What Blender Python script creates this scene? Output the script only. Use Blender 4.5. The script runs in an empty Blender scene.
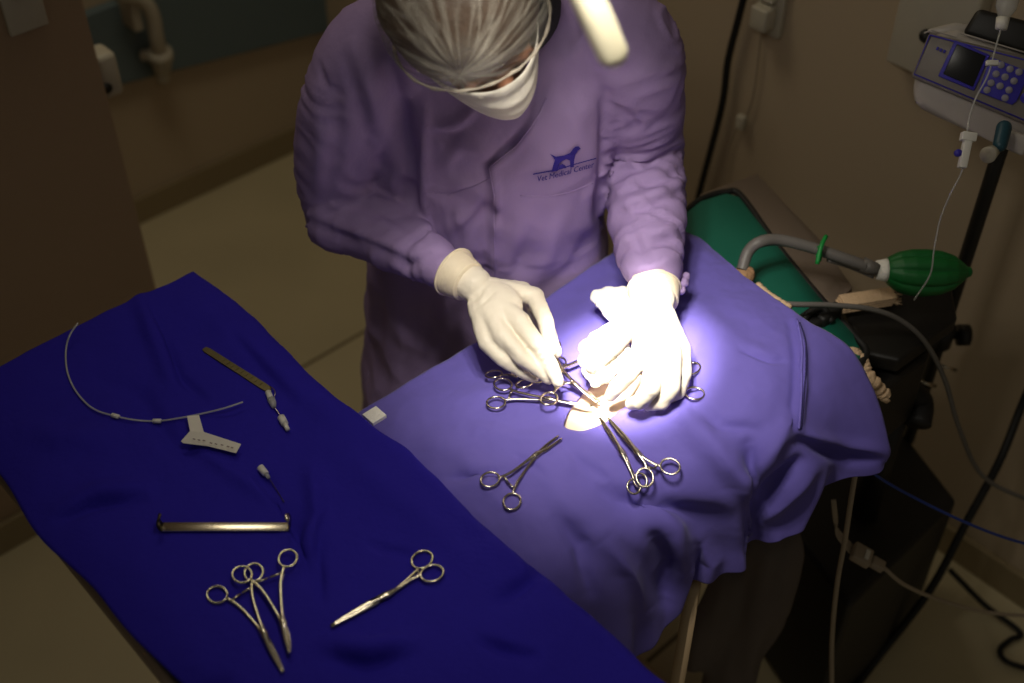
import bpy, bmesh, math, random
import numpy as np
from mathutils import Vector, Matrix, noise
from mathutils.bvhtree import BVHTree
from mathutils.geometry import tessellate_polygon
random.seed(4)
scene = bpy.context.scene
COL = scene.collection

# ------------------------------------------------------------------ camera, world, exposure
FPX = 1250.0
TH = math.radians(43.0)
CAMZ = 2.25
CAM = Vector((0, 0, CAMZ))
FW = Vector((0, math.cos(TH), -math.sin(TH)))
UP = Vector((0, math.sin(TH), math.cos(TH)))
RT = Vector((1, 0, 0))
cd = bpy.data.cameras.new('camera')
cam = bpy.data.objects.new('camera', cd)
COL.objects.link(cam)
cam.location = CAM
cam.rotation_euler = (math.pi / 2 - TH, 0, 0)
cd.sensor_width = 36.0
cd.lens = FPX / 1024 * 36.0
cd.clip_start = 0.05
cd.dof.use_dof = True
cd.dof.focus_distance = 1.74
cd.dof.aperture_fstop = 2.4
scene.camera = cam

world = bpy.data.worlds.new('world')
scene.world = world
world.use_nodes = True
bg = world.node_tree.nodes['Background']
bg.inputs[0].default_value = (1.0, 0.92, 0.75, 1)
bg.inputs[1].default_value = 0.078
vs = scene.view_settings
vs.view_transform = 'Standard'
vs.look = 'None'
vs.gamma = 1.0
vs.exposure = 0.0
vs.use_curve_mapping = False

TARGET = Vector((0.165, 1.27, 1.03))
LAMP_C = Vector((-0.02, 0.95, 2.02))
for k in range(6):
    an = k * math.pi / 3 + 0.3
    for (nm, en, ang) in (('wide', 1.15, 115), ('middle', 7.6, 44), ('narrow', 66.0, 15.5)):
        ld = bpy.data.lights.new('surgical_lamp_' + nm, 'SPOT')
        ld.energy = en
        ld.color = (1.0, 0.93, 0.82)
        ld.spot_size = math.radians(ang)
        ld.spot_blend = 1.0
        ld.shadow_soft_size = 0.025
        lo = bpy.data.objects.new('surgical_lamp_' + nm, ld)
        COL.objects.link(lo)
        ax = (TARGET - LAMP_C).normalized()
        s1 = ax.cross(Vector((0, 1, 0))).normalized()
        s2 = ax.cross(s1)
        lo.location = LAMP_C + s1 * 0.085 * math.cos(an) + s2 * 0.085 * math.sin(an) + ax * 0.045
        lo.rotation_euler = (TARGET + (Vector((-0.02, 0.06, 0)) if nm == 'middle' else Vector((0, 0, 0))) - lo.location).to_track_quat('-Z', 'Y').to_euler()

cl_ = bpy.data.lights.new('ceiling_lamp_light', 'AREA')
cl_.shape = 'RECTANGLE'; cl_.size = 0.9; cl_.size_y = 0.5
cl_.energy = 7.0
cl_.color = (1.0, 0.90, 0.68)
clo = bpy.data.objects.new('ceiling_lamp_light', cl_)
COL.objects.link(clo)
CEIL = Vector((-0.75, 2.25, 2.75))
clo.location = CEIL


def ray(px, py):
    return FW + RT * ((px - 512) / FPX) + UP * ((341.5 - py) / FPX)


def P(px, py, z):
    d = ray(px, py)
    return CAM + d * ((z - CAMZ) / d.z)


def D(px, py, dep):
    return CAM + ray(px, py) * dep


def proj(v):
    r = v - CAM
    d = r.dot(FW)
    return (512 + FPX * r.dot(RT) / d, 341.5 - FPX * r.dot(UP) / d, d)


AZ = math.radians(47.5)
DA = Vector((math.sin(AZ), math.cos(AZ), 0))
DB = Vector((-math.cos(AZ), math.sin(AZ), 0))


def AB(a, b, z=0.0):
    return DA * a + DB * b + Vector((0, 0, z))


# ------------------------------------------------------------------ helpers
def srgb(r, g, b):
    f = lambda c: (c / 255 / 12.92) if c / 255 <= 0.04045 else ((c / 255 + 0.055) / 1.055) ** 2.4
    return (f(r), f(g), f(b), 1)


def mat(name, col, rough=0.6, metal=0.0, var=0.12, scale=8.0, bump=0.0, bscale=60.0, trans=0.0, alpha=1.0, sheen=0.0, spec=0.5, emit=None):
    m = bpy.data.materials.new(name)
    m.use_nodes = True
    nt = m.node_tree
    b = nt.nodes['Principled BSDF']
    tc = nt.nodes.new('ShaderNodeTexCoord')
    n = nt.nodes.new('ShaderNodeTexNoise')
    n.inputs['Scale'].default_value = scale
    n.inputs['Detail'].default_value = 4
    nt.links.new(tc.outputs['Object'], n.inputs['Vector'])
    mx = nt.nodes.new('ShaderNodeMixRGB')
    mx.inputs[1].default_value = tuple(c * (1 - var) for c in col[:3]) + (1,)
    mx.inputs[2].default_value = tuple(min(1, c * (1 + var)) for c in col[:3]) + (1,)
    nt.links.new(n.outputs['Fac'], mx.inputs[0])
    nt.links.new(mx.outputs[0], b.inputs['Base Color'])
    b.inputs['Roughness'].default_value = rough
    b.inputs['Metallic'].default_value = metal
    b.inputs['Transmission Weight'].default_value = trans
    b.inputs['Alpha'].default_value = alpha
    b.inputs['Sheen Weight'].default_value = sheen
    b.inputs['Specular IOR Level'].default_value = spec
    if emit:
        b.inputs['Emission Color'].default_value = emit[:3] + (1,)
        b.inputs['Emission Strength'].default_value = emit[3]
    if bump:
        n2 = nt.nodes.new('ShaderNodeTexNoise')
        n2.inputs['Scale'].default_value = bscale
        n2.inputs['Detail'].default_value = 5
        nt.links.new(tc.outputs['Object'], n2.inputs['Vector'])
        bp = nt.nodes.new('ShaderNodeBump')
        bp.inputs['Strength'].default_value = bump
        bp.inputs['Distance'].default_value = 0.004
        nt.links.new(n2.outputs['Fac'], bp.inputs['Height'])
        nt.links.new(bp.outputs[0], b.inputs['Normal'])
    return m


M = {}
M['steel'] = mat('brushed_steel', srgb(200, 190, 172), 0.2, 1.0, 0.1, 60)
M['dark_steel'] = mat('aged_steel', srgb(92, 84, 60), 0.38, 1.0, 0.3, 90)
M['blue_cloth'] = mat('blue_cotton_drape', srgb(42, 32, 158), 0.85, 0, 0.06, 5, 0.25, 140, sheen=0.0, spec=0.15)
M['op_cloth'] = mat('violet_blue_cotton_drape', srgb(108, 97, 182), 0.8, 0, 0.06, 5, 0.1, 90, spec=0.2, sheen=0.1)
M['seam_dark'] = mat('dark_hem_cord', srgb(48, 42, 95), 0.9)  # dark violet cord along the drape's hem
M['seam'] = mat('drape_seam', srgb(120, 110, 195), 0.85, 0, 0.2, 90, 0.3, 300, spec=0.1)
M['gown'] = mat('lilac_gown_cloth', srgb(153, 131, 176), 0.8, 0, 0.05, 4, 0.2, 90, spec=0.2)
M['glove'] = mat('latex_glove', srgb(214, 205, 188), 0.5, 0, 0.04, 14, 0.25, 60, spec=0.35)
M['glove_cuff'] = mat('latex_cuff', srgb(222, 208, 182), 0.5, 0, 0.05, 20, 0.2, 60)
M['gauze'] = mat('white_gauze', srgb(245, 242, 232), 0.95, 0, 0.05, 40, 0.5, 200, spec=0.1)
M['skin'] = mat('skin', srgb(150, 105, 80), 0.55, 0, 0.1, 20)
M['hair'] = mat('brown_hair', srgb(72, 50, 34), 0.55, 0, 0.35, 50, 0.6, 90)
M['mask'] = mat('white_face_mask', srgb(225, 218, 205), 0.85, 0, 0.04, 10, 0.2, 120, spec=0.15)
M['cap_edge'] = mat('cap_elastic', srgb(165, 155, 140), 0.8, alpha=0.7)
M['black_cloth'] = mat('black_cloth', srgb(20, 20, 24), 0.9)
M['dog_skin'] = mat('shaved_skin', srgb(228, 205, 180), 0.6, 0, 0.12, 30, 0.2, 200)
M['fur'] = mat('brown_fur', srgb(165, 130, 98), 0.95, 0, 0.4, 60, 0.9, 180, spec=0.1)
M['white'] = mat('white_plastic', srgb(225, 222, 212), 0.4, 0, 0.04, 20)
M['dim_white'] = mat('aged_white_plastic', srgb(185, 178, 160), 0.45, 0, 0.06, 20)
M['clear'] = mat('clear_plastic_tube', srgb(205, 205, 200), 0.25, 0, 0.05, 20, alpha=0.5)
M['grey_tube'] = mat('grey_corrugated_hose', srgb(108, 104, 100), 0.5, 0, 0.1, 20)
M['black'] = mat('black_plastic', srgb(22, 20, 18), 0.5, 0, 0.1, 20)
M['rubber'] = mat('black_rubber', srgb(16, 15, 14), 0.6, 0, 0.1, 20)
M['teal'] = mat('teal_vinyl', srgb(8, 92, 74), 0.6, 0, 0.08, 6, 0.1, 60)
M['green'] = mat('green_rubber', srgb(15, 104, 44), 0.5, 0, 0.12, 10)
M['green_clip'] = mat('green_plastic', srgb(20, 140, 60), 0.5)
M['table_metal'] = mat('dull_table_metal', srgb(150, 135, 122), 0.45, 0.6, 0.08, 6)
M['beige'] = mat('beige_enamel', srgb(190, 165, 130), 0.5, 0, 0.08, 10)
M['pump_body'] = mat('pump_shell', srgb(178, 170, 162), 0.3, 0, 0.04, 10)
M['pump_face'] = mat('pump_face', srgb(128, 120, 112), 0.5, 0, 0.04, 10)
M['violet'] = mat('violet_print', srgb(52, 42, 165), 0.5, 0, 0.05, 10)
M['screen'] = mat('dark_display', srgb(6, 6, 10), 0.3, 0, 0.0, 10)
M['button'] = mat('pale_button', srgb(140, 136, 145), 0.45, 0, 0.05, 10)
M['lever'] = mat('dark_teal_plastic', srgb(28, 70, 84), 0.45, 0, 0.06, 10)
M['rope'] = mat('beige_gauze_roll', srgb(205, 175, 140), 0.95, 0, 0.2, 60, 0.8, 200)
M['blue_cable'] = mat('blue_cable', srgb(30, 60, 150), 0.5)
M['grey_cable'] = mat('grey_cable', srgb(165, 150, 130), 0.5)
M['print'] = mat('navy_print', srgb(52, 42, 130), 0.8, spec=0.1)
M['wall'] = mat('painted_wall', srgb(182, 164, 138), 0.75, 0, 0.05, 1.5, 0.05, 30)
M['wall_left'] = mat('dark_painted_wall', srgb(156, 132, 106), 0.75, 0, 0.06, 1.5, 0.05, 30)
M['base'] = mat('baseboard_paint', srgb(146, 130, 98), 0.6, 0, 0.06, 3)
M['blue_panel'] = mat('blue_grey_panel', srgb(96, 112, 116), 0.6, 0, 0.08, 2)
M['lamp'] = mat('lamp_shell', srgb(225, 220, 205), 0.4)
M['handle'] = mat('lamp_handle', srgb(225, 218, 188), 0.5, 0, 0.03, 10)
M['glass'] = mat('lamp_lens', srgb(255, 250, 235), 0.3, emit=(1.0, 0.95, 0.85, 2.0))
M['paper'] = mat('paper_tag', srgb(222, 216, 205), 0.8, 0, 0.05, 30)
M['ink'] = mat('grey_ink', srgb(120, 100, 100), 0.8)


def link(o, parent=None):
    COL.objects.link(o)
    if parent:
        o.parent = parent
    return o


def empty(name, loc, label, cat, group=None):
    o = bpy.data.objects.new(name, None)
    o.location = loc
    o.empty_display_size = 0.05
    link(o)
    tag(o, label, cat, group)
    return o


def tag(o, label=None, cat=None, group=None, kind=None):
    if label: o['label'] = label
    if cat: o['category'] = cat
    if group: o['group'] = group
    if kind: o['kind'] = kind
    return o


def obj(name, bm, m, parent=None, smooth=True, origin=None):
    """bm in world coordinates; local coordinates are taken from the parent's location (or origin)."""
    off = Vector((0, 0, 0))
    if parent is not None:
        off = WL(parent)
    elif origin is not None:
        off = Vector(origin)
    elif len(bm.verts):
        c = Vector((0, 0, 0))
        for v in bm.verts: c += v.co
        off = c / len(bm.verts)
    me = bpy.data.meshes.new(name)
    bmesh.ops.recalc_face_normals(bm, faces=bm.faces)
    bm.to_mesh(me)
    bm.free()
    if off.length:
        me.transform(Matrix.Translation(-off))
    if smooth:
        for p in me.polygons: p.use_smooth = True
    me.materials.append(M[m] if isinstance(m, str) else m)
    o = bpy.data.objects.new(name, me)
    if parent is None:
        o.location = off
    link(o, parent)
    return o


def WL(o):
    l = Vector(o.location)
    while o.parent:
        o = o.parent
        l += Vector(o.location)
    return l


def frame(ax):
    ax = ax.normalized()
    r = Vector((0, 0, 1)) if abs(ax.z) < 0.9 else Vector((1, 0, 0))
    a = ax.cross(r).normalized()
    return a, ax.cross(a).normalized()


def cr(pts, n):
    """catmull-rom through points (Vectors)"""
    pts = [Vector(p) for p in pts]
    if len(pts) < 3:
        return [pts[0].lerp(pts[-1], i / n) for i in range(n + 1)]
    q = [pts[0] * 2 - pts[1]] + pts + [pts[-1] * 2 - pts[-2]]
    out = []
    segs = len(pts) - 1
    for i in range(n + 1):
        t = i / n * segs
        k = min(int(t), segs - 1)
        u = t - k
        a, b, c, d = q[k:k + 4]
        out.append(0.5 * ((2 * b) + (c - a) * u + (2 * a - 5 * b + 4 * c - d) * u * u + (3 * b - a - 3 * c + d) * u ** 3))
    return out


def tube(bm, pts, r, seg=8, caps=True, flat=None):
    """sweep; r number or list; flat=(sx,sy) scale of section"""
    pts = [Vector(p) for p in pts]
    n = len(pts)
    rs = r if isinstance(r, (list, tuple)) else [r] * n
    prev = None
    rings = []
    for i, p in enumerate(pts):
        t = (pts[min(i + 1, n - 1)] - pts[max(i - 1, 0)])
        if t.length < 1e-9: t = Vector((0, 0, 1))
        t.normalize()
        if prev is None:
            a, b = frame(t)
        else:
            a = (prev - t * prev.dot(t))
            if a.length < 1e-6: a, _ = frame(t)
            a.normalize()
            b = t.cross(a)
        prev = a
        ring = []
        for k in range(seg):
            an = 2 * math.pi * k / seg
            sx, sy = flat if flat else (1, 1)
            ring.append(bm.verts.new(p + a * (math.cos(an) * rs[i] * sx) + b * (math.sin(an) * rs[i] * sy)))
        rings.append(ring)
    for i in range(n - 1):
        for k in range(seg):
            bm.faces.new((rings[i][k], rings[i][(k + 1) % seg], rings[i + 1][(k + 1) % seg], rings[i + 1][k]))
    if caps:
        bm.faces.new(rings[0][::-1])
        bm.faces.new(rings[-1])
    return bm


def ring_loop(bm, c, u, v, R, r, seg=28, sec=8, ru=1.0, rv=1.0):
    """torus around centre c in plane u,v"""
    rings = []
    nrm = u.cross(v).normalized()
    for i in range(seg):
        an = 2 * math.pi * i / seg
        dirv = u * math.cos(an) * ru + v * math.sin(an) * rv
        cc = c + dirv * R
        dn = dirv.normalized()
        ring = []
        for k in range(sec):
            bn = 2 * math.pi * k / sec
            ring.append(bm.verts.new(cc + dn * (r * math.cos(bn)) + nrm * (r * math.sin(bn))))
        rings.append(ring)
    for i in range(seg):
        for k in range(sec):
            a, b = rings[i], rings[(i + 1) % seg]
            bm.faces.new((a[k], a[(k + 1) % sec], b[(k + 1) % sec], b[k]))


def box(bm, c, ax, ay, az, hx, hy, hz, bevel=0.0):
    c = Vector(c)
    vs_ = []
    for i in (-1, 1):
        for j in (-1, 1):
            for k in (-1, 1):
                vs_.append(bm.verts.new(c + ax * hx * i + ay * hy * j + az * hz * k))
    idx = [(0, 1, 3, 2), (4, 6, 7, 5), (0, 4, 5, 1), (2, 3, 7, 6), (0, 2, 6, 4), (1, 5, 7, 3)]
    fs = [bm.faces.new([vs_[i] for i in f]) for f in idx]
    if bevel:
        es = list({e for f in fs for e in f.edges})
        bmesh.ops.bevel(bm, geom=es, offset=bevel, segments=3, affect='EDGES', profile=0.5)
    return bm


X, Y, Z = Vector((1, 0, 0)), Vector((0, 1, 0)), Vector((0, 0, 1))


def prism(bm, pts, down, bevel=0.0):
    """polygon extruded by vector down"""
    t = [bm.verts.new(p) for p in pts]
    b = [bm.verts.new(Vector(p) + down) for p in pts]
    n = len(pts)
    fs = [bm.faces.new(t), bm.faces.new(b[::-1])]
    for i in range(n):
        fs.append(bm.faces.new((t[i], b[i], b[(i + 1) % n], t[(i + 1) % n])))
    if bevel:
        es = list({e for f in fs for e in f.edges})
        bmesh.ops.bevel(bm, geom=es, offset=bevel, segments=3, affect='EDGES', profile=0.5)
    return bm


def ellipsoid(bm, c, ax, ay, az, rx, ry, rz, u=24, v=14):
    c = Vector(c)
    before = len(bm.verts)
    res = bmesh.ops.create_uvsphere(bm, u_segments=u, v_segments=v, radius=1.0)
    for w in res['verts']:
        p = w.co.copy()
        w.co = c + ax * (p.x * rx) + ay * (p.y * ry) + az * (p.z * rz)
    return bm


def capsule(bm, p0, p1, r0, r1, seg=14):
    p0, p1 = Vector(p0), Vector(p1)
    d = p1 - p0
    L = d.length
    if L < 1e-6: return
    t = d / L
    pts, rs = [], []
    for k in range(5):
        an = math.pi / 2 * k / 5
        pts.append(p0 - t * (r0 * math.cos(an))); rs.append(max(r0 * math.sin(an), r0 * 0.05))
    pts.append(p0); rs.append(r0)
    pts.append(p1); rs.append(r1)
    for k in range(1, 6):
        an = math.pi / 2 * k / 5
        pts.append(p1 + t * (r1 * math.sin(an))); rs.append(max(r1 * math.cos(an), r1 * 0.05))
    tube(bm, pts, rs, seg)


def chain(bm, pts, rs, seg=14):
    for i in range(len(pts) - 1):
        capsule(bm, pts[i], pts[i + 1], rs[i], rs[i + 1], seg)


def fuse(bm, voxel, smooth=6, fac=0.5):
    """voxel-union of overlapping closed shapes, returned as a new bmesh (world coordinates)"""
    me = bpy.data.meshes.new('tmp')
    bmesh.ops.recalc_face_normals(bm, faces=bm.faces)
    bm.to_mesh(me)
    bm.free()
    o = bpy.data.objects.new('tmp', me)
    COL.objects.link(o)
    md = o.modifiers.new('r', 'REMESH')
    md.mode = 'VOXEL'
    md.voxel_size = voxel
    if smooth:
        ms = o.modifiers.new('s', 'SMOOTH')
        ms.factor = fac
        ms.iterations = smooth
    dg = bpy.context.evaluated_depsgraph_get()
    dg.update()
    ev = o.evaluated_get(dg)
    m2 = bpy.data.meshes.new_from_object(ev)
    out = bmesh.new()
    out.from_mesh(m2)
    bpy.data.objects.remove(o)
    bpy.data.meshes.remove(me)
    bpy.data.meshes.remove(m2)
    return out


def seg_dist(p, a, b):
    ab = b - a
    L = ab.dot(ab)
    t = 0 if L == 0 else max(0, min(1, (p - a).dot(ab) / L))
    return (p - (a + ab * t)).length, t


def crease(bm, path, amp, w, facing=True, dmin=0, dmax=99, taper=True, side=0.0, cutoff=3.0):
    """push the surface in (amp<0) or out (amp>0) along a polyline given in photo coordinates.
    side: shifts profile so one side is a step."""
    pl = [Vector((a, b, 0)) for a, b in path]
    bm.normal_update()
    x0 = min(p.x for p in pl) - w * cutoff; x1 = max(p.x for p in pl) + w * cutoff
    y0 = min(p.y for p in pl) - w * cutoff; y1 = max(p.y for p in pl) + w * cutoff
    tot = sum((pl[i + 1] - pl[i]).length for i in range(len(pl) - 1))
    mv = []
    for v in bm.verts:
        px, py, dd = proj(v.co)
        if not (x0 < px < x1 and y0 < py < y1 and dmin < dd < dmax): continue
        if facing and v.normal.dot(CAM - v.co) < 0: continue
        q = Vector((px, py, 0))
        best, s, acc, sg = 1e9, 0, 0, 1
        for i in range(len(pl) - 1):
            L = (pl[i + 1] - pl[i]).length
            dist, t = seg_dist(q, pl[i], pl[i + 1])
            if dist < best:
                best = dist; s = (acc + t * L) / tot
                e = pl[i + 1] - pl[i]
                sg = 1 if e.x * (q.y - pl[i].y) - e.y * (q.x - pl[i].x) > 0 else -1
            acc += L
        k = math.exp(-(best / w) ** 2)
        if side:
            k = k * (1 + side * sg) * 0.5 if True else k
        if taper: k *= math.sin(math.pi * min(1, max(0, 0.06 + s * 0.88))) ** 0.6
        mv.append((v, v.normal * (amp * k)))
    for v, d in mv: v.co += d


def bvh_of(bm):
    return BVHTree.FromBMesh(bm)


def hit(bvh, px, py, lift=0.0):
    r = ray(px, py).normalized()
    loc, nrm, i, d = bvh.ray_cast(CAM, r)
    if loc is None: return None, None
    if nrm.dot(r) > 0: nrm = -nrm
    return loc + nrm * lift, nrm


# ------------------------------------------------------------------ room shell
def brick_floor():
    m = bpy.data.materials.new('floor_tiles')
    m.use_nodes = True
    nt = m.node_tree
    b = nt.nodes['Principled BSDF']
    tc = nt.nodes.new('ShaderNodeTexCoord')
    mp = nt.nodes.new('ShaderNodeMapping')
    mp.inputs['Rotation'].default_value = (0, 0, -(math.pi / 2 - AZ))
    mp.inputs['Location'].default_value = (0.18, 0.327, 0)
    br = nt.nodes.new('ShaderNodeTexBrick')
    br.offset = 0.0
    br.inputs['Scale'].default_value = 1.0
    br.inputs['Brick Width'].default_value = 4.0
    br.inputs['Row Height'].default_value = 1.2
    br.inputs['Mortar Size'].default_value = 0.006
    br.inputs['Mortar Smooth'].default_value = 0.3
    br.inputs['Color1'].default_value = srgb(218, 204, 166)
    br.inputs['Color2'].default_value = srgb(212, 198, 160)
    br.inputs['Mortar'].default_value = srgb(120, 104, 76)
    nt.links.new(tc.outputs['Object'], mp.inputs['Vector'])
    nt.links.new(mp.outputs[0], br.inputs['Vector'])
    n = nt.nodes.new('ShaderNodeTexNoise')
    n.inputs['Scale'].default_value = 3
    nt.links.new(tc.outputs['Object'], n.inputs['Vector'])
    mx = nt.nodes.new('ShaderNodeMixRGB')
    mx.blend_type = 'MULTIPLY'
    mx.inputs[0].default_value = 0.25
    nt.links.new(br.outputs['Color'], mx.inputs[1])
    nt.links.new(n.outputs['Fac'], mx.inputs[2])
    nt.links.new(mx.outputs[0], b.inputs['Base Color'])
    b.inputs['Roughness'].default_value = 0.45
    return m


M['floor'] = brick_floor()
WA = 1.883   # right wall plane (A)
WB = 2.90    # back wall plane (B)
LB = 2.045   # left wall plane (B)
LA = 0.826   # its free end (A)
WH = 2.9


def struct(name, bm, m, smooth=False):
    o = obj(name, bm, m, None, smooth)
    o['kind'] = 'structure'
    return o


bm = bmesh.new()
box(bm, AB(-0.1, 0.9, -0.05), DA, DB, Z, 2.1, 2.15, 0.05)
o = obj('floor', bm, 'floor', None, False, origin=(0, 0, 0)); o['kind'] = 'structure'
bm = bmesh.new(); box(bm, AB(WA + 0.06, 0.9, WH / 2), DA, DB, Z, 0.06, 2.12, WH / 2); struct('wall_right', bm, 'wall')
bm = bmesh.new(); box(bm, AB((LA + WA) / 2 - 0.3, WB + 0.06, WH / 2), DA, DB, Z, (WA - LA) / 2 + 0.3, 0.06, WH / 2); struct('wall_back', bm, 'wall')
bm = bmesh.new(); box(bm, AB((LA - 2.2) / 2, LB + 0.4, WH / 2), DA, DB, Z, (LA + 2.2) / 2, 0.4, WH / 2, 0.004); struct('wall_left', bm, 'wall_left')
BH = 0.085
bm = bmesh.new(); box(bm, AB((LA + WA) / 2, WB - 0.007, BH / 2), DA, DB, Z, (WA - LA) / 2, 0.007, BH / 2, 0.003); struct('baseboard_back', bm, 'base')
bm = bmesh.new(); box(bm, AB(WA - 0.007, 0.9, BH / 2), DA, DB, Z, 0.007, 2.0, BH / 2, 0.003); struct('baseboard_right', bm, 'base')
bm = bmesh.new(); box(bm, AB((LA - 2.2) / 2, LB - 0.007, BH / 2), DA, DB, Z, (LA + 2.2) / 2, 0.007, BH / 2, 0.003); struct('baseboard_left', bm, 'base')


def on_plane(px, py, n, off):
    r = ray(px, py)
    return CAM + r * ((off - CAM.dot(n)) / r.dot(n))


# blue grey panel on the back wall
q = [on_plane(60, 101, DB, WB - 0.03), on_plane(420, 8, DB, WB - 0.03), on_plane(420, -110, DB, WB - 0.03), on_plane(60, 25, DB, WB - 0.03)]
bm = bmesh.new(); prism(bm, q, DB * 0.03, 0.004)
pn = obj('wall_panel', bm, 'blue_panel', None, False)
tag(pn, 'long blue-grey panel fixed along the back wall behind the white bent pipe', 'wall panel')

# white bent pipe with clamp
p0 = on_plane(118, -6, DB, WB - 0.09); p1 = on_plane(140, -2, DB, WB - 0.10); p2 = on_plane(152, 14, DB, WB - 0.10)
p3 = on_plane(157, 40, DB, WB - 0.09); p4 = on_plane(161, 60, DB, WB - 0.07); p5 = on_plane(163, 80, DB, WB - 0.06)
root = empty('bent_pipe', p4, 'white bent pipe with a collar clamp, in front of the blue-grey wall panel', 'pipe')
bm = bmesh.new(); tube(bm, cr([p0, p1, p2, p3, p4, p5], 30), 0.02, 14); obj('pipe', bm, 'dim_white', root)
bm = bmesh.new()
d = (p5 - p3).normalized()
tube(bm, [p4 - d * 0.035, p4 - d * 0.03, p4 - d * 0.005, p4], [0.024, 0.034, 0.034, 0.026], 18)
tube(bm, [p4, p4 + d * 0.03], [0.027, 0.025], 18)
obj('clamp', bm, 'dim_white', root)
bm = bmesh.new(); a, b = frame(d)
box(bm, p4 - d * 0.018 - X * 0.035, X, Y, Z, 0.018, 0.012, 0.012, 0.004); obj('clamp_lug', bm, 'dim_white', root)
bm = bmesh.new(); box(bm, on_plane(128, 8, DB, WB - 0.05), DA, DB, Z, 0.014, 0.045, 0.05, 0.006); obj('bracket', bm, 'dim_white', root)

# white socket on the left wall's free end
c = AB(LA + 0.012, LB + 0.05, 0)
c = P(103, 71, 1.0)
c = on_plane(104, 71, DB, LB + 0.12)
root = empty('wall_socket', c, 'small white rounded socket box with a dark hole beside the dark left wall', 'socket')
bm = bmesh.new(); box(bm, c, DA, DB, Z, 0.022, 0.03, 0.048, 0.012); obj('housing', bm, 'dim_white', root)
bm = bmesh.new(); cc = c + Vector((0.004, -0.028, -0.018)) ; tube(bm, [cc + (-DB) * 0.0 , cc - DB * 0.012], 0.011, 14); obj('socket_hole', bm, 'black', root)

# light switch on the left wall
c = on_plane(22, 4, DB, LB - 0.006)
root = empty('light_switch', c, 'beige light switch plate high on the dark left wall', 'switch')
bm = bmesh.new(); box(bm, c + Z * 0.01, DA, DB, Z, 0.036, 0.006, 0.06, 0.004); obj('plate', bm, 'dim_white', root)
bm = bmesh.new(); box(bm, c + Z * 0.035 - DB * 0.008, DA, DB, Z, 0.018, 0.004, 0.022, 0.002); obj('rocker', bm, 'dim_white', root)

# outlet on right wall
def wallR(px, py, off=0.0):
    return on_plane(px, py, DA, WA - off)


c = wallR(772, 8, 0.008)
root = empty('power_outlet', c, 'white power outlet with plugged adapter on the right wall beside the thick black cable', 'outlet')
bm = bmesh.new(); box(bm, c, DA, DB, Z, 0.008, 0.03, 0.055, 0.004); obj('plate', bm, 'dim_white', root)
bm = bmesh.new(); box(bm, c - DA * 0.025 - Z * 0.01, DA, DB, Z, 0.018, 0.02, 0.024, 0.005); obj('adapter', bm, 'dim_white', root)
bm = bmesh.new()
for k in range(3): box(bm, c - DA * 0.02 + Z * (0.012 + k * 0.014) - DB * 0.0, DA, DB, Z, 0.008, 0.018, 0.004, 0.002)
obj('outlet_slot', bm, 'dim_white', root)
bm = bmesh.new(); tube(bm, cr([wallR(*p, 0.02) for p in [(746, -12), (738, 20), (728, 60), (723, 100), (712, 145), (700, 190), (692, 225)]], 40), 0.0075, 8)
tag(obj('wall_cable', bm, 'rubber'), 'thick black cable hanging down the right wall above the teal pad', 'cable')
bm = bmesh.new(); tube(bm, cr([wallR(*p, 0.01) for p in [(762, 20), (758, 60), (752, 100), (742, 125), (735, 128)]], 30), 0.002, 6)
tube(bm, cr([wallR(*p, 0.01) for p in [(735, 128), (728, 150), (724, 180), (722, 215)]], 20), 0.0018, 6)
r_ = obj('thin_cable', bm, 'grey_cable')
tag(r_, 'thin pale cable with a small plug hanging from the wall outlet', 'cable')
bm = bmesh.new(); box(bm, wallR(741, 122, 0.016), DA, DB, Z, 0.008, 0.010, 0.016, 0.003)
ch = obj('plug', bm, 'dim_white', r_)

# wall box behind the pump
c = wallR(938, 28, 0.02)
root = empty('wall_box', c, 'beige box on the right wall behind the infusion pump', 'wall box')
bm = bmesh.new(); box(bm, c, DA, DB, Z, 0.02, 0.075, 0.09, 0.006); obj('housing', bm, 'dim_white', root)
bm = bmesh.new(); tube(bm, [wallR(926, 36, 0.04), wallR(926, 36, 0.052)], 0.012, 14); obj('port', bm, 'black', root)

# ------------------------------------------------------------------ instrument table and its blue drape
A_R, B_B = 0.648, 1.435        # right edge (A) and far edge (B) of the drape's top
A_L = 0.250
MZ = 1.02
tbl = empty('instrument_table', AB(0.43, 0.85, 0), 'metal instrument table covered with the dark blue drape, beside the operating table', 'table')
bm = bmesh.new(); box(bm, AB(0.425, 0.85, MZ - 0.040), DA, DB, Z, 0.178, 0.545, 0.012, 0.004)
obj('table_top', bm, 'table_metal', tbl)
bm = bmesh.new()
tube(bm, [AB(0.24, 0.3, MZ - 0.034), AB(0.24, 1.395, MZ - 0.034), AB(0.608, 1.395, MZ - 0.034), AB(0.608, 0.3, MZ - 0.034), AB(0.24, 0.3, MZ - 0.034)], 0.010, 10)
obj('rim', bm, 'table_metal', tbl)
bm = bmesh.new(); tube(bm, [AB(0.50, 0.85, 0.05), AB(0.50, 0.85, MZ - 0.035)], 0.02, 16); obj('column', bm, 'table_metal', tbl)
bm = bmesh.new(); box(bm, AB(0.47, 0.85, 0.045), DA, DB, Z, 0.15, 0.24, 0.012, 0.006)
obj('base', bm, 'table_metal', tbl)
for a in (0.34, 0.60):
    for b in (0.63, 1.07):
        bm = bmesh.new(); q_ = AB(a, b, 0.0225); tube(bm, [q_ - DA * 0.01, q_ + DA * 0.01], 0.0225, 16); obj('castor', bm, 'rubber', tbl)


def fbm(x, y, s, seed=0.0, o=4):
    return noise.fractal(Vector((x * s + seed, y * s - seed, seed)), 1.0, 2.0, o)


bm = bmesh.new()
NU, NV = 250, 130          # along B, along A
u0, u1 = 0.26, B_B + 0.10  # arc length along B (overhang past far edge)
v0, v1 = A_L - 0.012, A_R + 0.12


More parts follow.
